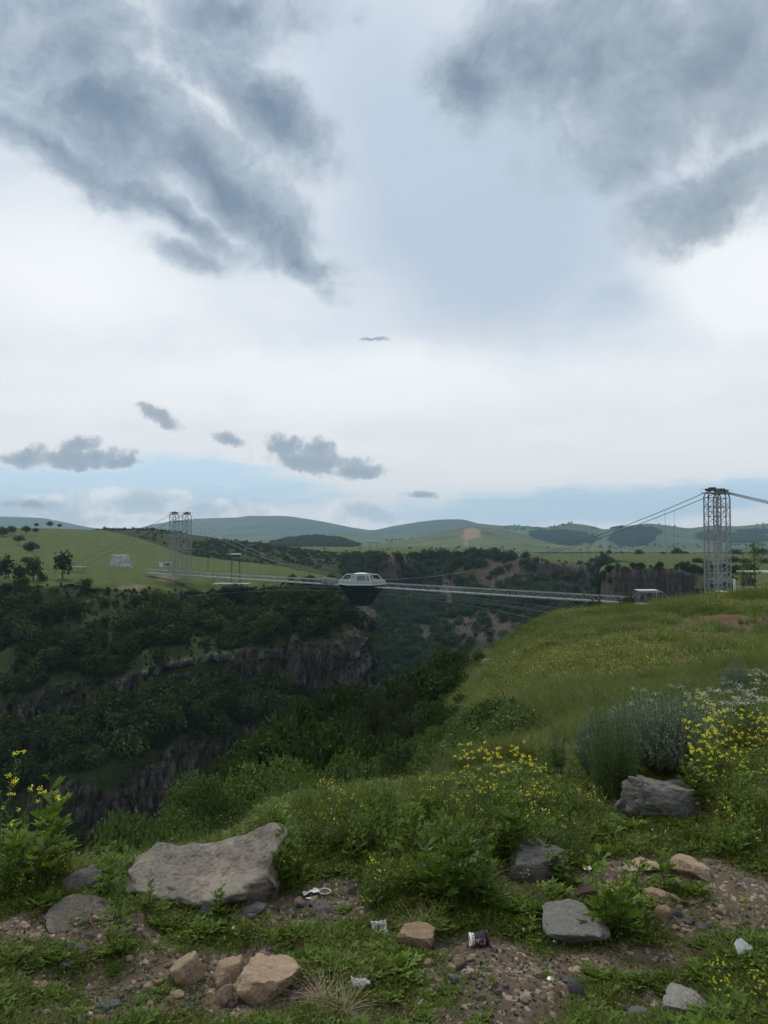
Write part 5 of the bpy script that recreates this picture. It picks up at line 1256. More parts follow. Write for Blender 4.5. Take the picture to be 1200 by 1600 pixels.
# ------------------------------------------------------------------ vegetation
TREE_M = [crown(520, 2.6, 2.6, 5.6, .62, m, 9, .06, seed=400+i, name='crown') for i, m in enumerate((M_tree, M_tree, M_tree2, M_dark, M_tree, M_dark))]
TREE_T = [trunk_mesh(5.0, .16, 2.0, 500+i, 4) for i in range(6)]
def sheet_pick(S, n, w):
    """n points on a sheet, w: weight per grid vertex; jittered between vertices"""
    V = S['V']; nr, nc = V.shape[:2]
    a = np.linalg.norm(V[1:, :-1]-V[:-1, :-1], axis=-1)*np.linalg.norm(V[:-1, 1:]-V[:-1, :-1], axis=-1)
    p = (a*w[:-1, :-1]).ravel(); p = p/p.sum(); k = RS.choice(len(p), n, p=p); r, c = k//(nc-1), k % (nc-1)
    u, v = rnd(n)[:, None], rnd(n)[:, None]
    return V[r, c]*(1-u)*(1-v)+V[r+1, c]*u*(1-v)+V[r, c+1]*(1-u)*v+V[r+1, c+1]*u*v, r, c
# -- the far canyon wall (sheet B)
T, PX = SB['T'], SB['PX']
wn = fbm(SB['V'][..., 0]*.03, T*1.7, 3, 600)
wB = (seg(T, 2.02, 2.80, .06)*1.1 + seg(T, 4.04, 5.35, .06)*1.1*(.25+sstep(wn, .36, .5)) + seg(T, .4, 1.0, .1)*.8 + seg(T, 5.3, 5.95, .1)*(.12+.5*sstep(PX, 320, 360)+.4*(1-sstep(PX, 40, 100)))
      + seg(T, 3.1, 4.0, .05)*.10 + seg(T, 1.1, 2.0, .05)*.5*sstep(wn, .45, .6))*(PX > -60)*(1-SB['at']['rock']*.8)
# a grassy shelf stays open on the left half
wB = wB*(1-ell(PX, pix(SB['V'][..., 0], SB['V'][..., 1], SB['V'][..., 2])[1], [(240, 940, 120, 22), (330, 1010, 60, 20), (100, 1065, 60, 10), (150, 960, 60, 14)], .3)*.85)
n = 1250; pts, r, c = sheet_pick(SB, n, wB); sc = (.75+.85*rnd(n)**1.4)*np.where(pts[:, 1] > 340, .7, 1.0)
sc = np.where(T[r, c] > 5.2, sc*.75, sc)
order = np.argsort(-sc/pts[:, 1]*(pts[:, 0] > -200)); top = order[:290]; rest = order[290:]
zone = np.where(T[r, c] < 1.05, 0, np.where(T[r, c] < 3.5, 1, np.where(T[r, c] < 5.25, 2, 3)))
ZL = ['dark tree low in the canyon under the lowest rock face', 'dark rounded tree in the wood between the two dark rock bands', 'dark rounded tree in the wood above the upper rock band', 'tree at the brink of the far green shelf']
ZG = ['trees under the lowest rock face', 'trees between the two rock bands', 'trees above the upper rock band', 'trees along the brink of the far shelf']
for i in top:
    k = int(i) % 6; t = empty('broadleaf_tree', (pts[i, 0], pts[i, 1], pts[i, 2]-.5*sc[i]), rnd()*6.28, float(sc[i])); t.scale[2] *= .8+.5*rnd()
    tag(t, ZL[zone[i]], 'tree', ZG[zone[i]]); link('crown', TREE_M[k], t); link('trunk', TREE_T[k], t)
m = len(rest); scatter('canyon_woodland', ('smaller trees and scrub massed on the dark far canyon wall', 'woodland'), pts[rest]-[0, 0, .8], rz(m, .08), np.stack([sc[rest], sc[rest], sc[rest]*(.7+.4*rnd(m))], 1), RS.randint(0, 6, m), TREE_M)
# low scrub along every ledge
n = 2600; pts, r, c = sheet_pick(SB, n, (seg(T, 1, 6.05, .1)*(.3+.9*(T > 4.9))+wB*.6)*(PX > -60)*(1-SB['at']['rock']*.6)); s = .12+.22*rnd(n)
scatter('ledge_scrub', ('low scrub dotted over the ledges of the far canyon wall', 'scrub'), pts-[0, 0, .2], rz(n), s, RS.randint(0, 6, n), TREE_M)
# -- canyon head (sheet C)
T, PX = SC['T'], SC['PX']; rk = SC['at']['rock']; cn = fbm(SC['V'][..., 0]*.012, T*1.5, 4, 610)
wC = seg(T, .4, 3.95, .1)*(PX > 535)*(PX < 1000)*(1-rk*.85)*(.6+sstep(cn, .40, .55)) + seg(T, 2.2, 4.0, .1)*(PX <= 535)*(PX > 120)*sstep(fbm(SC['V'][..., 0]*.015, T*3, 4, 611), .47, .56)*.55
n = 5600; pts, r, c = sheet_pick(SC, n, wC); s = (.7+.95*rnd(n)); s = np.where(PX[r, c] < 535, s*.55, s)
HEADM = [crown(520, 2.6, 2.6, 5.6, .62, M_headwood, 9, .06, seed=440+i, name='crown') for i in range(3)]
scatter('canyon_head_woodland', ('dense wood on the hazy slopes at the head of the canyon', 'woodland'), pts-[0, 0, 1.2], rz(n, .08), np.stack([s, s, s*(.7+.4*rnd(n))], 1), RS.randint(0, 3, n), HEADM)
n = 1500; pts, r, c = sheet_pick(SC, n, (seg(T, 2.0, 4.3, .1)*(PX > 120)*(PX < 1100))*sstep(fbm(SC['V'][..., 0]*.02, T*3, 4, 612), .45, .6)); s = .15+.3*rnd(n)
scatter('canyon_head_scrub', ('scattered scrub on the far slopes and along the far rim', 'scrub'), pts-[0, 0, .2], rz(n), s, RS.randint(0, 6, n), TREE_M)
# -- right bank (sheet R)
T, PX = SR['T'], SR['PX']
n = 700; pts, r, c = sheet_pick(SR, n, (seg(T, .3, .98, .1)*1.0+seg(T, 1.85, 2.05, .05)*4.0+seg(T, 1.0, 1.9)*.12)*(PX > 930)*(PX < 1180)); s = .30+.55*rnd(n)
scatter('right_cliff_scrub', ('bushes on and above the short cliff left of the near tower', 'scrub'), pts-[0, 0, .4], rz(n), s, RS.randint(0, 6, n), TREE_M)
# -- hills: forest patches
def hill_forest(name, H, label, n, s0, s1, cut=.45):
    w = H['wood'].copy(); w[w < cut] = 0; w = w*(H['PX'] > -100)*(H['PX'] < 1300)*(H['T'] < 1.02)
    pts, r, c = sheet_pick(H, n, w); s = s0+(s1-s0)*rnd(n)
    scatter(name, (label, 'forest'), pts-[0, 0, 1.0], rz(n, .03), s, RS.randint(0, 6, n), TREE_M)
hill_forest('hilltop_forest', H1, 'dark forest covering the low rounded hill behind the far plateau', 2600, 1.3, 2.2, .4)
hill_forest('hill_forest', H2, 'dark forest patches on the green hills at right', 5200, 1.7, 3.0, .5)
n = 500; pts, r, c = sheet_pick(H2, n, (H2['PX'] > 600)*(H2['PX'] < 1250)*(H2['T'] < 1.0)*sstep(fbm(H2['V'][..., 0]*.002, H2['V'][..., 1]*.002, 3, 8), .5, .6)); 
scatter('hill_scrub', ('dots of scrub on the green hills', 'scrub'), pts, rz(n, .03), 1.0+1.6*rnd(n), RS.randint(0, 6, n), TREE_M)
# -- single trees on the plateaus
LEAF = [crown(900, 2.6, 2.6, 5.2, .50, m, 8, .22, seed=700+i, name='crown') for i, m in enumerate((M_dark, M_tree))]
def ptree(px, py, D, wpx, label, group=None, hk=1.0, k=0, name='plateau_tree', zoff=0):
    p = P(px, py, D); s = wpx/1200*D/5.2; t = empty(name, (p.x, p.y, p.z-.3*s+zoff), rnd()*6.28, s); t.scale[2] *= hk; tag(t, label, 'tree', group)
    link('crown', LEAF[k] if zoff == 0 else TREE_M[3], t); link('trunk', TREE_T[int(rnd()*6)], t)
for px, py, D, w, lab in ((48, 863, 560, 24, 'spreading dark tree alone on the far green plateau, left edge'), (42, 883, 440, 19, 'paler tree just below the lone spreading tree'),
                         (30, 848, 640, 17, 'dark tree in the thin row on the plateau, by the left-edge pair'), (41, 833, 760, 14, 'small tree near the top of the far green slope, left of its twin'), (56, 833, 760, 10, 'smallest tree of the row near the top of the far green slope'),
                         (3, 838, 740, 22, 'bushy tree cut by the left edge of the picture'), (18, 834, 760, 15, 'tree second from the left edge in the plateau row'), (57, 823, 930, 7, 'tiny skyline tree, leftmost of three'), (78, 823, 930, 10, 'largest of three tiny skyline trees'), (93, 824, 930, 7, 'tiny skyline tree, rightmost of three'),
                         (339, 848, 870, 6, 'tiny lone tree on the ridge right of the far tower')):
    ptree(px, py, D, w, lab, hk=.75 if w > 15 else .9, k=0)
for px, py, D, w, hk, lab in ((98, 897, 330, 32, 1.25, 'round dark tree at the brink beside the pale shelter'), (52, 905, 320, 30, 1.3, 'dark tree at the brink, second from the round one'), (30, 908, 318, 22, 1.4, 'narrow dark tree at the brink near the left edge'),
                             (8, 905, 320, 28, 1.5, 'tall dark tree at the brink cut by the left edge'), (66, 908, 318, 16, 1.1, 'small dark bushy tree between the two larger brink trees')):
    ptree(px, py, D, w, lab, hk=hk, k=0, zoff=-1.0)
for px, py, D, w, hk, lab in ((998, 872, 1000, 14, 1.1, 'round grey-green tree right of the hill wood on the plain'), (1037, 876, 900, 14, 1.1, 'round tree left of the big grove on the plain'), (1058, 878, 900, 22, 1.1, 'left tree of the big grove on the plain'), (1070, 879, 900, 20, 1.0, 'right tree of the big grove on the plain'),
                             (940, 868, 1100, 7, 1.1, 'small tree on the plain, left of a close pair'), (952, 868, 1100, 9, 1.1, 'left tree of a small close pair on the plain'), (962, 869, 1100, 6, 1.1, 'right tree of a small close pair on the plain'), (973, 869, 1100, 5, 1.1, 'very small tree on the plain right of the close pair'),
                             (1085, 876, 950, 16, .8, 'low tree at the right end of the grove, left of the tower'), (1096, 876, 950, 12, .8, 'low tree tucked against the left side of the tower'), (1032, 879, 620, 7, .8, 'dark little bush in front of the round plain tree'), (1046, 881, 600, 5, .8, 'dark tiny bush in front of the grove'),
                             (1075, 886, 480, 8, 1.2, 'dark bush at the top edge of the right cliff'), (1090, 884, 520, 20, .7, 'wide dark bush behind the left leg of the tower'), (1104, 884, 520, 16, .6, 'dark bush seen through the tower'),
                             (1145, 882, 560, 24, .6, 'wide dark bush right of the tower'), (1165, 884, 520, 18, .7, 'dark bush between tower and young tree'), (1150, 872, 900, 30, .55, 'low grey wood strip right of the tower'), (1188, 872, 900, 30, .6, 'low grey wood strip at the right edge'), (1196, 884, 520, 16, .8, 'dark bush at the right edge behind the canopy')):
    ptree(px, py, D, w, lab, hk=hk, k=1 if D > 700 else 0)
for i in range(46):
    px = 500+rnd()*480; D = 750+rnd()*900; p_ = np.interp(px, [470, 560, 750, 900, 1000], [861, 861, 859, 863, 866]); py = np.interp(D, [640, 1000, 2000], [870, p_-.3, 854])
    ptree(px, py, D, 2.2+3.0*rnd()**2, 'tiny dark bush dotted on the pale green plain beyond the canyon', 'bushes dotted on the plain beyond the canyon', .8, 1, 'plain_bush')

# young tree on the terrace
def young_tree(px, py, D, h, label, dense=420):
    p = P(px, py, D); t = empty('young_tree', tuple(p)); tag(t, label, 'tree')
    b = MB(); b.tube([(0, 0, -.5), (.05, 0, h*.5), (0, .05, h)], [.09, .07, .02], 6)
    C, U = [], []
    for i in range(26):
        z = h*(.38+.6*i/26); a = i*2.4; L = h*.26*(1-abs(i/26-.35)); d = Vector((math.cos(a), math.sin(a), .9)); s = Vector((0, 0, z)); b.tube([s, s+d*L], [.03, .01], 4, False)
        q = rnd(dense//26)[:, None]; C.append(np.array(s)+np.array(d)*L*q+RS.normal(size=(len(q), 3))*.12); U.append(rdir(len(q), .3))
    b.build('trunk', M_bark, t); C = np.concatenate(C); U = np.concatenate(U); V, F = leaves(C, U, rdir(len(C), .5), .38, .2); link('crown', npmesh('crown', V, F, [M_mead]), t)
young_tree(1180, 932, 140, 9.6, 'slim young tree standing before the terrace wall at the right edge')
young_tree(1162, 930, 146, 5.0, 'thin sapling left of the young tree by the terrace wall', 160)

# -- near bank: bushes, small trees, pines
BUSH = [crown(8000, 1, 1, 1.15, .055, m, 14, .0, seed=800+i, name='foliage', hollow=.6) for i, m in enumerate((M_mound, M_mound, M_tree2, M_mound))]
BUSHF = [crown(1500, 1, 1, 1.25, .13, m, 11, .0, seed=820+i, name='foliage', hollow=.65) for i, m in enumerate((M_tree2, M_tree2, M_tree))]
BST = trunk_mesh(.9, .035, .6, 830, 7, 'stem')
PINE = [pine_meshes(1.0, 840+i) for i in range(3)]
BANKED = []
ORD = ['first', 'second', 'third', 'fourth', 'fifth', 'sixth', 'seventh', 'eighth', 'ninth', 'tenth', 'eleventh', 'twelfth', 'thirteenth', 'fourteenth', 'fifteenth', 'sixteenth', 'seventeenth', 'eighteenth', 'nineteenth', 'twentieth', 'twenty-first', 'twenty-second', 'twenty-third', 'twenty-fourth', 'twenty-fifth', 'twenty-sixth', 'twenty-seventh', 'twenty-eighth', 'twenty-ninth', 'thirtieth', 'thirty-first', 'thirty-second', 'thirty-third', 'thirty-fourth', 'thirty-fifth', 'thirty-sixth', 'thirty-seventh', 'thirty-eighth', 'thirty-ninth', 'fortieth', 'forty-first', 'forty-second', 'forty-third', 'forty-fourth', 'forty-fifth']
def bank(px, top, D, wpx, kind, label, group=None):
    x = (px-600)/1200*D; y = D; z = float(gz(x, y)); zt = zpix(top, D); h = max(zt-z, .5)
    w = wpx/1200*D/2; w = max(w, .52*h) if kind == 'b' else w
    if kind == 'p':
        t = empty('pine_tree', (x, y, z), rnd()*6.28); sx = min(max(w/.30, h*.7), h*1.25); t.scale = (sx, sx, h); k = int(rnd()*3); link('trunk', PINE[k][0], t); link('crown', PINE[k][1], t); tag(t, label, 'pine tree', group)
        BANKED.append(t)
    else:
        B = BUSH if D < 38 else BUSHF; k = int(rnd()*len(B))
        t = empty('bush', (x, y, z-.1*h), rnd()*6.28); t.scale = (w, w*.9, h/1.05); link('foliage', B[k], t); link('stem', BST, t); tag(t, label, 'bush', group)
        BANKED.append(t)
NB = [(250, 1240, 27, 120, 'b'), (315, 1205, 30, 120, 'b'), (370, 1180, 33, 110, 'b'), (280, 1262, 20, 100, 'b'), (345, 1240, 22, 120, 'b'), (425, 1175, 27, 120, 'b'), (475, 1192, 23, 130, 'b'), (440, 1225, 17, 130, 'b'), (385, 1262, 16, 120, 'b'), (505, 1218, 17, 110, 'b'), (330, 1285, 14, 110, 'b'), (250, 1290, 15, 80, 'b'), (545, 1232, 14, 80, 'b'),
      (400, 1150, 52, 80, 'b'), (445, 1122, 58, 80, 'b'), (482, 1096, 64, 84, 'b'), (525, 1084, 62, 80, 'b'), (555, 1074, 70, 70, 'b'), (360, 1185, 46, 70, 'b'), (505, 1120, 50, 70, 'b'), (420, 1150, 44, 60, 'b'),
      (555, 1105, 48, 76, 'p'), (598, 1130, 34, 110, 'b'), (640, 1112, 38, 96, 'p'), (572, 1152, 30, 110, 'b'), (622, 1160, 25, 120, 'p'), (588, 1072, 62, 60, 'p'), (636, 1062, 66, 60, 'p'), (668, 1092, 46, 76, 'p'), (540, 1135, 38, 80, 'b'), (598, 1185, 21, 110, 'b'), (655, 1150, 30, 90, 'b'), (700, 1085, 50, 60, 'b'), (612, 1092, 52, 64, 'p'), (728, 1105, 38, 60, 'b'), (860, 1048, 33, 40, 'p'), (790, 1042, 48, 30, 'p'),
      (700, 1012, 86, 74, 'b'), (672, 1032, 84, 60, 'b'), (728, 1030, 80, 50, 'b'), (748, 1020, 78, 26, 'b'), (765, 1052, 58, 24, 'b'), (650, 1050, 76, 60, 'b'), (615, 1060, 78, 60, 'b'), (688, 1055, 66, 70, 'b'),
      (692, 1172, 26, 96, 'b'), (722, 1150, 27, 80, 'b'), (668, 1215, 15, 100, 'b'), (705, 1208, 16, 96, 'b'), (745, 1178, 17, 80, 'b'), (680, 1128, 36, 70, 'b'), (735, 1128, 30, 50, 'b'), (655, 1192, 20, 70, 'b'),
      (770, 1150, 17, 80, 'b'), (640, 1215, 13, 90, 'b'), (600, 1222, 12, 70, 'b'), (715, 1100, 34, 70, 'b'), (760, 1108, 26, 60, 'b'), (795, 1128, 20, 60, 'b'), (690, 1150, 22, 90, 'b'), (735, 1195, 12, 80, 'b'), (675, 1100, 42, 70, 'b'), (575, 1190, 18, 90, 'b'),
      (930, 938, 104, 30, 'b'), (905, 950, 106, 36, 'b'), (880, 960, 107, 40, 'b'), (855, 975, 106, 36, 'b'), (832, 990, 104, 34, 'b'), (806, 1002, 102, 30, 'b'), (893, 972, 108, 34, 'b'), (903, 1000, 70, 12, 'b'),
      (1182, 946, 88, 44, 'b'), (1040, 948, 94, 60, 'b'), (1100, 944, 96, 70, 'b'), (980, 934, 100, 34, 'b'), (870, 1135, 12.5, 60, 'b'), (855, 1160, 11, 60, 'b'), (1085, 1040, 22, 40, 'b'), (1195, 1062, 13, 44, 'b'), (1140, 1055, 15, 50, 'b')]
NBL = []
_r = random.Random(5)
for i in range(14):                                                   # the layered bushes of the near slope
    D_ = 13*(46/13)**_r.random(); px_ = 330+330*_r.random(); g_ = pix((px_-600)/1200*D_, D_, float(gz((px_-600)/1200*D_, D_)))[1]
    NB.append((px_, g_-(1.1+1.3*_r.random())*1200/D_, D_, (1.6+1.4*_r.random())*1200/D_, 'b'))
for i in range(16):                                                   # the broken left edge of the meadow
    D_ = 11*(90/11)**_r.random(); px_ = float(np.interp(D_, [11, 20, 30, 45, 70, 100], [790, 745, 712, 692, 694, 735]))+_r.uniform(-22, 28); g_ = pix((px_-600)/1200*D_, D_, float(gz((px_-600)/1200*D_, D_)))[1]
    h_ = (.35+.7*_r.random())*(1+D_/70); NB.append((px_, g_-h_*1200/D_, D_, h_*1.5*1200/D_, 'b'))
for (px, top_, D, w, k) in NB:
    near = 'near slope just past the big boulder' if px < 560 and top_ > 1160 else 'slope edge below the meadow' if px < 780 else 'ridge of the meadow at right'
    if k == 'b':
        lab, gr = {0: ('leafy green bush on the slope behind the big boulder', 'bushes on the slope behind the big boulder'), 1: ('dark bush descending the slope at left centre', 'dark bushes descending the slope at left centre'),
                   2: ('dark rounded bush at the brink below the yellow meadow', 'rounded bushes at the brink of the meadow'), 3: ('leafy bush in the dark hollow left of the meadow', 'leafy bushes in the dark hollow'), 4: ('dark bush along the meadow edge under the bridge', 'bushes along the meadow edge under the bridge'),
                   5: ('dark green bush in the long grass of the meadow', 'bushes in the long meadow grass')}[0 if px < 560 and D < 40 else 1 if px < 560 else 2 if (px < 780 and D > 50) else 3 if px < 780 else 4 if px < 940 and D > 60 else 5]
    else: lab, gr = 'young pine in the dark clump at the centre', 'young pines in the dark clump at the centre'
    bank(px, top_, D, w, k, lab, gr); NBL.append((px, gr, lab, BANKED[-1]))
for gr in set(q[1] for q in NBL):
    mem = sorted([q for q in NBL if q[1] == gr], key=lambda q: q[0])
    for i, q in enumerate(mem): q[3]['label'] = '%s %s' % (ORD[i], q[2].replace('tall ', '')) + ' (from the left)'
# undergrowth covering the steep near bank
n = 6000; q = rnd(n); D = 7*(100/7)**q; px = 180+(830-180)*rnd(n); X = (px-600)/1200*D; z = gz(X, D)
lim = np.interp(D, [7, 12, 20, 30, 45, 70, 100], [740, 820, 770, 735, 715, 710, 750]); ok = (px < lim)
X, D, z = X[ok], D[ok], z[ok]; n = len(X); s = (.10+.12*rnd(n))*(D/8)**.55
scatter('bank_undergrowth', ('tangled low undergrowth covering the steep near bank', 'undergrowth'), np.stack([X, D, z-.05*s], 1), rz(n, .2), np.stack([s, s, s*(.6+.5*rnd(n))], 1), RS.randint(0, 4, n), BUSH)

# -- meadow
MT = [p_tuft(46, .24, .012, .20, .5, M_mead) for _ in range(3)] + [p_tuft(42, .22, .012, .20, .5, M_mead, yel=14) for _ in range(3)] + [p_tuft(60, .34, .011, .16, .55, M_grass) for _ in range(2)]
n = 60000; X, D, z, px = place_near(n, 6.0, 128, 560, 1420, 2)
lim = np.interp(D, [6, 12, 20, 30, 45, 70, 100, 128], [700, 790, 740, 705, 685, 690, 735, 830])
yl = yellow_mask(X, D); rd = red_mask(X, D, z); ok = (px > lim+30*(rnd(n)-.5))*(rnd(n) > rd*1.25)*~((D < 8.5)*(px > 840)*(px < 1130))
X, D, z, yl, px = X[ok], D[ok], z[ok], yl[ok], px[ok]; n = len(X)
vary = fbm(X*.25, D*.2, 3, 650); s = (.75+.5*rnd(n))*(D/9)**.42*(.55+.9*vary)
ridge = sstep(D, 74, 84)*(1-sstep(D, 112, 122))*sstep(px, 900, 985); s = s*(1+.55*ridge*sstep(px, 1000, 1060))
idx = np.where(rnd(n) < yl*.6, RS.randint(3, 6, n), np.where(rnd(n) < .35+ridge, RS.randint(6, 8, n), RS.randint(0, 3, n)))
scatter('meadow_grass', ('long grass with yellow flecks covering the slope at right', 'grass'), np.stack([X, D, z-.02], 1), rz(n, .15), np.stack([s, s, s*(.8+.5*rnd(n))], 1), idx, MT)

n = 9000; X, D, z, px = place_near(n, 7.0, 118, 640, 1420, 2); lim = np.interp(D, [6, 12, 20, 30, 45, 70, 100, 128], [700, 790, 740, 705, 685, 690, 735, 830])
cl = fbm(X*.5, D*.28, 4, 655); ok = (px > lim)*(cl > .56)*~((D < 8.5)*(px > 840)*(px < 1130)); X, D, z, cl, px = X[ok], D[ok], z[ok], cl[ok], px[ok]; n = len(X); s = (.5+.8*rnd(n))*(D/10)**.5*(.7+2.0*(cl-.56))
MH = [p_leafy(7, .26, .07, 9, M_weed, .10, .3), p_tuft(60, .42, .012, .12, .4, M_weed), p_leafy(8, .20, .06, 8, M_mound, .14, .35), p_tuft(46, .36, .010, .10, .35, M_dry)]
scatter('meadow_herbs', ('darker leafy herbs and coarse tussocks standing in the meadow', 'herbs'), np.stack([X, D, z-.02], 1), rz(n, .15), s, RS.choice(4, n, p=[.36, .3, .28, .06]), MH)

# -- foreground cover
CR = [p_creep(80, .085, .018, M_creep, .035), p_creep(70, .075, .020, M_weed, .04), p_creep(90, .09, .014, M_creep, .03), p_creep(80, .09, .015, M_creep, .03, 1)]
TU = [p_tuft(36, .075, .0035, .045, .6, M_grass, seg=3) for _ in range(3)]
RO = [p_rosette(14, .07, .020, .25, M_weed, 1), p_rosette(18, .09, .022, .35, M_weed2, 1)]
FGP = CR+TU+RO
n = 30000; X, D, z, px = place_near(n, 1.75, 7.0, -60, 1260, 2); so = soil_mask(X, D, z)
PXn, PYn = pix(X, D, z); cov = fbm(X*2.2+9, D*2.2, 4, 660)
ok = rnd(n) < np.clip((1-so)*.95-.05+(cov-.5)*1.8, .04, 1); X, D, z, so, cov = X[ok], D[ok], z[ok], so[ok], cov[ok]; n = len(X)
s = (.55+.7*rnd(n))*(1-.45*so)*(D/3.2)**.35; idx = RS.choice(9, n, p=[.19, .12, .18, .03, .14, .14, .12, .045, .035])
scatter('ground_weeds', ('low creeping weeds and short grass over the foreground', 'weeds'), np.stack([X, D, z-.004], 1), rz(n, .12), s, idx, FGP)
# taller weeds and grasses at the rim and at the right
TALL = [(640, 1285, 200, 30), (780, 1310, 130, 45), (560, 1325, 110, 24), (860, 1290, 70, 40), (30, 1375, 70, 36), (1160, 1280, 60, 40), (445, 1360, 30, 30), (700, 1400, 70, 30), (975, 1450, 20, 26), (1150, 1330, 60, 16), (610, 1410, 40, 20)]
TW = [p_leafy(5, .28, .085, 13, M_weed, .07), p_leafy(6, .22, .07, 12, M_weed2, .08), p_leafy(7, .30, .055, 16, M_weed, .09, .22), p_tuft(60, .30, .0055, .07, .5, M_grass, seg=4), p_tuft(46, .38, .0045, .06, .35, M_grass, seg=4), p_leafy(6, .26, .045, 15, M_creep, .10, .3, .5, 5, M_yel)]
n = 9000; X, D, z, px = place_near(n, 2.6, 9.5, -80, 1300, 2); PXn, PYn = pix(X, D, z)
t = ell(PXn, PYn, TALL, .5); t = np.maximum(t, sstep(D, 5.8, 6.8)*(px > 700)*.45)*np.where((px < 400)*(D > 4.3), 0, 1)*(1-ell(px, D, [(1030, 4.3, 80, .5), (310, 3.3, 140, .7)], .2))
ok = rnd(n) < t*.85; X, D, z, t = X[ok], D[ok], z[ok], t[ok]; n = len(X)
s = (.35+.5*rnd(n))*(.5+.5*t); idx = RS.choice(6, n, p=[.18, .2, .18, .17, .15, .12])
scatter('tall_weeds', ('tall leafy weeds and grass along the rim of the foreground', 'weeds'), np.stack([X, D, z-.01], 1), rz(n, .12), s, idx, TW)

# -- gravel
GM = []
for i, mt in enumerate((M_rgrey, M_rpink, M_rblue, M_rpale, M_rred, M_rwhite)):
    me = rock_mesh(900+i, 1, .3); me.materials.append(mt); me.polygons.foreach_set('use_smooth', np.zeros(len(me.polygons), bool)); GM.append(me)
n = 52000; X, D, z, px = place_near(n, 1.7, 6.2, -40, 1240, 2); so = soil_mask(X, D, z); ok = rnd(n) < np.clip(so*1.1, 0.03, 1); X, D, z = X[ok], D[ok], z[ok]; n = len(X)
s = .0016+.0070*rnd(n)**3.6; s = s*(1+.9*(rnd(n) < .02)); PXn, PYn = pix(X, D, z)
idx = RS.choice(6, n, p=[.14, .32, .15, .17, .14, .08])
scatter('gravel', ('gravel and small stone chips on the bare soil', 'gravel'), np.stack([X, D, z+s*.1], 1), RS.rand(n, 3)*6.28, np.stack([s*1.3, s, s*.6], 1), idx, GM)

# -- single plants of the foreground
def plant(name, px, py, meshes, label, cat, group=None, sc=1.0, rot=None, d0=1.6, D=None):
    b = hit(px, py, d0) if D is None else Vector(((px-600)/1200*D, D, float(gz((px-600)/1200*D, D))))
    t = empty(name, (b.x, b.y, b.z-.005), rnd()*6.28 if rot is None else rot, sc); tag(t, label, cat, group)
    for nm, me in meshes:
        c = link(nm, me, t)
        if nm != 'stem': c['kind'] = 'stuff'
    return t
MU = [list(zip(('stem', 'leaf', 'flower'), mustard_meshes(h, nb, 950+i))) for i, (h, nb) in enumerate(((.5, 9), (.5, 7), (.5, 11), (.5, 8), (.5, 4), (.5, 3)))]
def musts(items, where, group):
    items = sorted(items)
    for i, (px, top_, D, q) in enumerate(items):
        x = (px-600)/1200*D; z = float(gz(x, D)); h = max(zpix(top_, D)-z, .08)
        plant('mustard_plant', px, None, MU[q if q > 3 and q < 6 else q % 4], '%s yellow-flowered mustard plant from the left %s' % (ORD[i], where), 'wildflower', group, sc=h/.5, D=D)
musts([(22, 1208, 3.7, 4), (70, 1252, 3.6, 5), (6, 1262, 3.6, 4)], 'in the tall weeds at the left edge', 'mustard plants at the left edge')
musts([(560, 1226, 4.9, 0), (655, 1236, 4.7, 1), (707, 1215, 4.6, 2), (728, 1208, 4.6, 0), (742, 1176, 4.5, 2), (764, 1176, 4.5, 0), (784, 1204, 4.3, 1), (795, 1176, 4.5, 2), (815, 1188, 4.5, 2), (842, 1198, 4.5, 0), (760, 1226, 4.2, 2), (852, 1236, 4.3, 0), (880, 1250, 4.4, 3), (822, 1236, 4.15, 0)], 'in the weeds at the middle of the rim', 'mustard plants at the middle of the rim')
musts([(480, 1302, 4.3, 0), (498, 1296, 4.4, 1), (515, 1288, 4.5, 2), (530, 1292, 4.4, 3), (545, 1298, 4.3, 0), (505, 1312, 4.2, 2), (560, 1290, 4.5, 1), (470, 1318, 4.2, 3)], 'right of the big boulder', 'low mustard plants right of the big boulder')
musts([(575, 1378, 3.55, 0), (606, 1358, 3.6, 1), (640, 1358, 3.6, 2), (628, 1370, 3.5, 3), (648, 1384, 3.45, 0), (572, 1405, 3.3, 1)], 'before the dark earthy rock', 'mustard plants before the dark earthy rock')
R_ = []
for i in range(26):
    px = 1088+118*rnd(); D = 4.2+1.4*rnd(); R_.append((float(px), float(1085+75*rnd()+(5.6-D)*45), float(D), i % 4))
musts(R_, 'in the big flowering patch at the right edge', 'mustard plants in the patch at the right edge')
musts([(1120, 1500, 2.75, 0), (1168, 1516, 2.7, 1), (1190, 1512, 2.75, 2), (1180, 1540, 2.6, 3), (1196, 1450, 3.0, 0), (1130, 1410, 3.3, 1), (1158, 1406, 3.3, 2), (1118, 1535, 2.6, 2), (1152, 1412, 3.2, 3)], 'low by the folded white carton', 'low mustard plants by the white carton')
musts([(955, 1240, 5.0, 0), (985, 1248, 4.8, 2), (925, 1262, 4.7, 1), (900, 1272, 4.6, 3), (818, 1380, 3.5, 1), (838, 1400, 3.4, 2)], 'around the hump-backed boulder and wedge rock', 'mustard plants near the darker boulders')
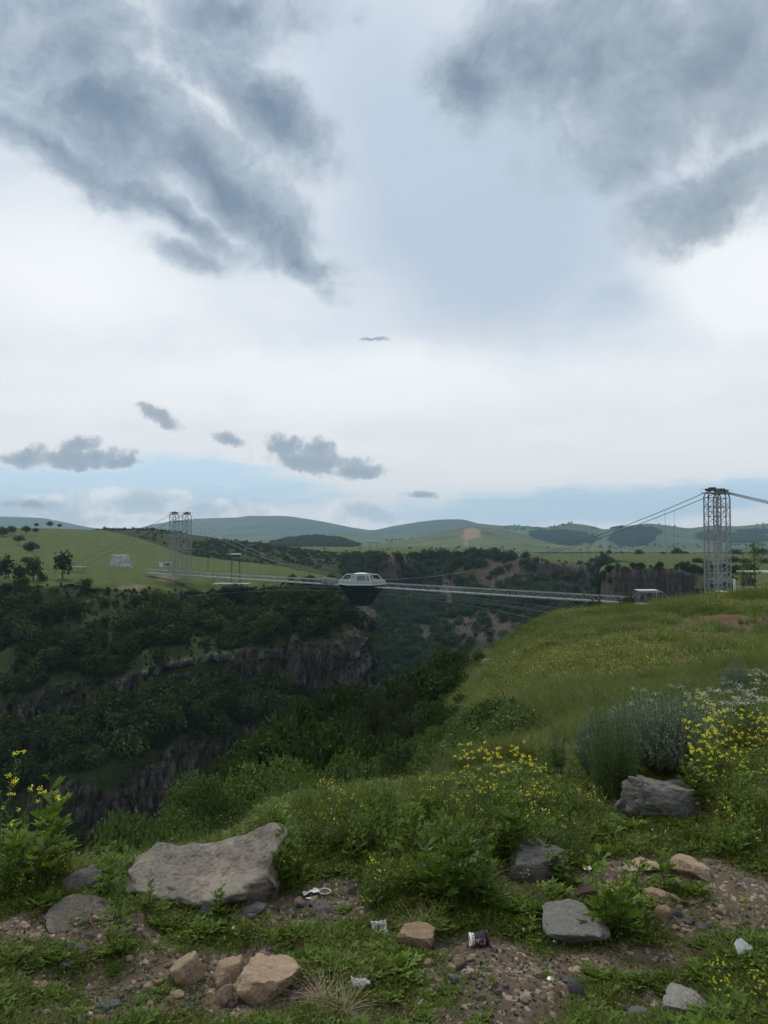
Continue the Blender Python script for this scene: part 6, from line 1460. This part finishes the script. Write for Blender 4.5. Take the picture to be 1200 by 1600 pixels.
# yarrow-like white flowers
def yarrow(seed, h=.5, nb=6):
    global RS
    keep = RS; RS = np.random.RandomState(seed); paths, hd = [], []
    for i in range(nb):
        a = i*2.4; q = np.linspace(0, 1, 5)[:, None]; d = np.array([math.cos(a)*.28, math.sin(a)*.28, 1.])*h*(.75+.3*RS.rand()); paths.append(q*d); hd.append(d)
    sV, sF = tubes(np.array(paths), .003, .0015, 4); C = np.repeat(np.array(hd), 26, 0)+RS.normal(size=(26*nb, 3))*[.022, .022, .008]
    V, F = leaves(C, rdir(len(C), .1), rdir(len(C), .8), .011, .010, .5); n = 50; t = rnd(n); k = RS.randint(0, nb, n); B = np.array(hd)[k]*(t*.8)[:, None]
    lV, lF = leaves(B, rdir(n, .4), rdir(n, .6), .08, .018); r = [('stem', npmesh('stem', sV, sF, [M_stem])), ('leaf', npmesh('leaf', lV, lF, [M_plume])), ('flower', npmesh('flower', V, F, [M_white]))]
    RS = keep; return r
YA = [yarrow(970), yarrow(971, .5, 8)]
for i, (px, top_, D, w) in enumerate(((1078, 1090, 5.8, 0), (1100, 1098, 5.7, 1), (1118, 1085, 6.0, 0), (1140, 1080, 6.2, 1), (1158, 1078, 6.2, 1), (1172, 1074, 6.2, 0), (1185, 1022, 11, 1), (1196, 1018, 11, 0), (1160, 1008, 14, 0), (1172, 1006, 14, 1), (1120, 1056, 10.5, 0), (1190, 1084, 6.0, 1), (1000, 1078, 8.6, 0), (1064, 1072, 9, 0))):
    x = (px-600)/1200*D; h = max(zpix(top_, D)-float(gz(x, D)), .2)
    plant('yarrow_plant', px, None, YA[w], 'white-flowered plant, %s from the left among those behind the mustard patch' % ORD[sorted([1078, 1100, 1118, 1140, 1158, 1172, 1185, 1196, 1160.1, 1172.1, 1120, 1190, 1000, 1064]).index(px if i not in (8, 9) else px+.1)], 'wildflower', 'white-flowered plants behind the mustard patch', min(h/.5, 1.1), D=D)
# silvery shrubs
def silver(seed, n=230):
    global RS
    keep = RS; RS = np.random.RandomState(seed); paths, C, U, L = [], [], [], []
    for i in range(n):
        a = RS.rand()*6.28; r = math.sqrt(RS.rand()); hh = (1-.45*r*r)*(.75+.35*RS.rand()); b = np.array([math.cos(a), math.sin(a), 0])
        q = np.linspace(0, 1, 6)[:, None]; p = b*r*.25+b*r*.42*q**.8+np.array([0, 0, hh])*q+RS.normal(size=3)*.04*q; paths.append(p)
        m = 44; t = .18+.82*RS.rand(m); k = np.minimum((t*5).astype(int), 4); f = (t*5-k)[:, None]; C.append(p[k]*(1-f)+p[k+1]*f+RS.normal(size=(m, 3))*.006)
        aa = RS.rand(m)*6.28; U.append(np.stack([np.cos(aa), np.sin(aa), 1.1+0*aa], 1)); L.append(.072*(1.1-.6*t)*(.7+.6*RS.rand(m)))
    V1, F1 = tubes(np.array(paths), .006, .0025, 3); C, U, L = np.concatenate(C), np.concatenate(U), np.concatenate(L); V2, F2 = leaves(C, U, rdir(len(C), .3), L, L*.30)
    RS = keep; return [('stem', npmesh('stem', V1, F1, [M_stem])), ('foliage', npmesh('foliage', V2, F2, [M_silver]))]
SI = [silver(980), silver(981)]
for px, D, top_, wpx, k, lab in ((1045, 5.2, 1080, 160, 0, 'large rounded silvery shrub, the right one of the pair'), (945, 5.1, 1108, 120, 1, 'upright silvery shrub, the left one of the pair'), (995, 5.7, 1088, 120, 1, 'silvery shrub between and behind the two larger silvery shrubs'), (1150, 13, 1032, 60, 0, 'grey-green shrub among long grass near the right edge')):
    x = (px-600)/1200*D; z = float(gz(x, D)); h = zpix(top_, D)-z; t = plant('silvery_shrub', px, None, SI[k], lab, 'shrub', None, 1, D=D); w = wpx/1200*D/1.35; t.scale = (w, w, h)
# feathery fennel-like plants
def plume(seed):
    global RS
    keep = RS; RS = np.random.RandomState(seed); paths, C, U, L = [], [], [], []
    for i in range(11):
        a = i*2.4; r = .10*RS.rand(); hh = .7+.35*RS.rand(); b = np.array([math.cos(a), math.sin(a), 0]); q = np.linspace(0, 1, 6)[:, None]; p = b*r+b*.10*q+np.array([0, 0, hh])*q; paths.append(p)
        m = 170; t = .15+.85*RS.rand(m); aa = RS.rand(m)*6.28; o = np.stack([np.cos(aa), np.sin(aa), .7+0*aa], 1); C.append(b*r+b*.10*t[:, None]+np.array([0, 0, hh])*t[:, None]+o*(.05*(1.05-t)*RS.rand(m))[:, None]); U.append(o+RS.normal(size=(m, 3))*.4); L.append(.085*(1.15-.8*t))
    V1, F1 = tubes(np.array(paths), .006, .002, 3); C, U, L = np.concatenate(C), np.concatenate(U), np.concatenate(L); V2, F2 = leaves(C, U, rdir(len(C), .3), L, L*.10)
    RS = keep; return [('stem', npmesh('stem', V1, F1, [M_stem])), ('foliage', npmesh('foliage', V2, F2, [M_plume]))]
PL = [plume(990), plume(991)]
for px, D, top_, k, lab in ((953, 4.7, 1078, 0, 'tallest feathery green plant, in front of the left silvery shrub'), (973, 4.65, 1112, 1, 'feathery plant right beside the tallest feathery one'), (935, 4.7, 1128, 1, 'feathery plant just left of the tallest feathery one'), (868, 5.2, 1132, 0, 'feathery plant left of the silvery shrubs, taller of two'), (852, 5.1, 1165, 1, 'shorter feathery plant left of the silvery shrubs'),
                            (690, 5.6, 1212, 0, 'feathery plant at the rim below the dark hollow'), (962, 4.75, 1155, 0, 'short feathery plant in front of the tallest one'), (645, 5.4, 1220, 1, 'small feathery plant at the rim left of the mustard')):
    x = (px-600)/1200*D; z = float(gz(x, D)); h = zpix(top_, D)-z; plant('feathery_plant', px, None, PL[k], lab, 'wild plant', None, h/1.0, D=D)
# broad-leaved weeds standing out
BW = [p_leafy(4, .34, .13, 12, M_weed2, .05, .32), p_leafy(5, .30, .12, 11, M_weed, .07, .4), p_leafy(3, .36, .11, 12, M_weed2, .04, .26)]
for i, (px, py, s, k, lab) in enumerate(((78, 1372, 1.25, 0, 'tall broad-leaved weed at the right side of the left-edge thicket'), (40, 1395, 1.1, 1, 'broad-leaved weed low in the left-edge thicket'), (168, 1402, .6, 0, 'broad-leaved weed just left of the big boulder'), (232, 1425, .42, 2, 'broad-leaved weed before the left end of the big boulder'), (340, 1440, .40, 0, 'small bright weed sprouting before the middle of the big boulder'),
    (440, 1395, .85, 1, 'dense leafy weed at the right end of the big boulder'), (455, 1372, .9, 2, 'grassy leafy weed right of the big boulder'), (690, 1430, 1.15, 1, 'dense dark leafy weed over the earthy rock'), (722, 1418, 1.2, 0, 'lush leafy weed above the paper cup'), (755, 1425, .9, 2, 'leafy weed right of the lush one above the cup'), (800, 1345, 1.0, 0, 'leafy weed left of the wedge rock'),
    (965, 1465, 1.0, 1, 'upright dark-leaved weed right of the concrete chunk'), (985, 1440, .9, 2, 'leafy weed behind the upright dark-leaved one'), (1040, 1395, .6, 0, 'leafy weed growing between the pink stones'), (1085, 1262, 1.0, 1, 'leafy weed at the right side of the hump-backed boulder'), (1105, 1250, 1.1, 0, 'tall bright weed right of the hump-backed boulder'), (1150, 1290, 1.0, 2, 'leafy weed in the right-hand thicket'),
    (790, 1320, 1.1, 2, 'leafy weed in the middle of the rim thicket'), (640, 1345, .9, 0, 'leafy weed above the earthy rock'), (180, 1500, .5, 1, 'low leafy weed by the gravel at the bottom left'), (175, 1452, .7, 2, 'leafy weed right of the flat slab'), (870, 1385, .6, 1, 'small leafy weed right of the wedge rock'))):
    plant('leafy_weed', px, py, [('foliage', BW[k])], lab, 'weed', None, s)
# dry grass tufts
V, F = blades(np.stack([.02*RS.normal(size=90), .02*RS.normal(size=90), 0*rnd(90)], 1), np.stack([RS.normal(size=90)*.9, RS.normal(size=90)*.9, .5+.6*rnd(90)], 1), .07+.13*rnd(90), .0022, .35, 4); DG = npmesh('blade', V, F, [M_dry])
for px, py, s, lab in ((505, 1565, .85, 'large dry straw-coloured grass tuft near the bottom'), (535, 1580, .8, 'smaller dry grass tuft right of the large one'), (655, 1455, .9, 'pale dry stems behind the tan block'), (1130, 1505, .8, 'dry grass tuft left of the white carton'), (770, 1460, .5, 'thin dry stalks right of the paper cup')):
    plant('dry_grass_tuft', px, py, [('blade', DG)], lab, 'grass tuft', None, s)

# ------------------------------------------------------------------ air
hz = MB(); hz.box((0, 4500, 190), (26000, 13000, 610)); 
HAZE_D = 6.5e-5
def hazem(g):
    p = g.new('ShaderNodeVolumePrincipled'); p.inputs['Color'].default_value = (0.52, 0.78, 1.0, 1); p.inputs['Density'].default_value = HAZE_D; p.inputs['Anisotropy'].default_value = 0.1
    o = g.new('ShaderNodeOutputMaterial'); g.L.new(p.outputs[0], o.inputs['Volume'])
M_haze = material('pale_blue_air', hazem)
h = hz.build('haze', M_haze); tag(h, 'pale blue air over the whole valley', 'haze', kind='stuff')
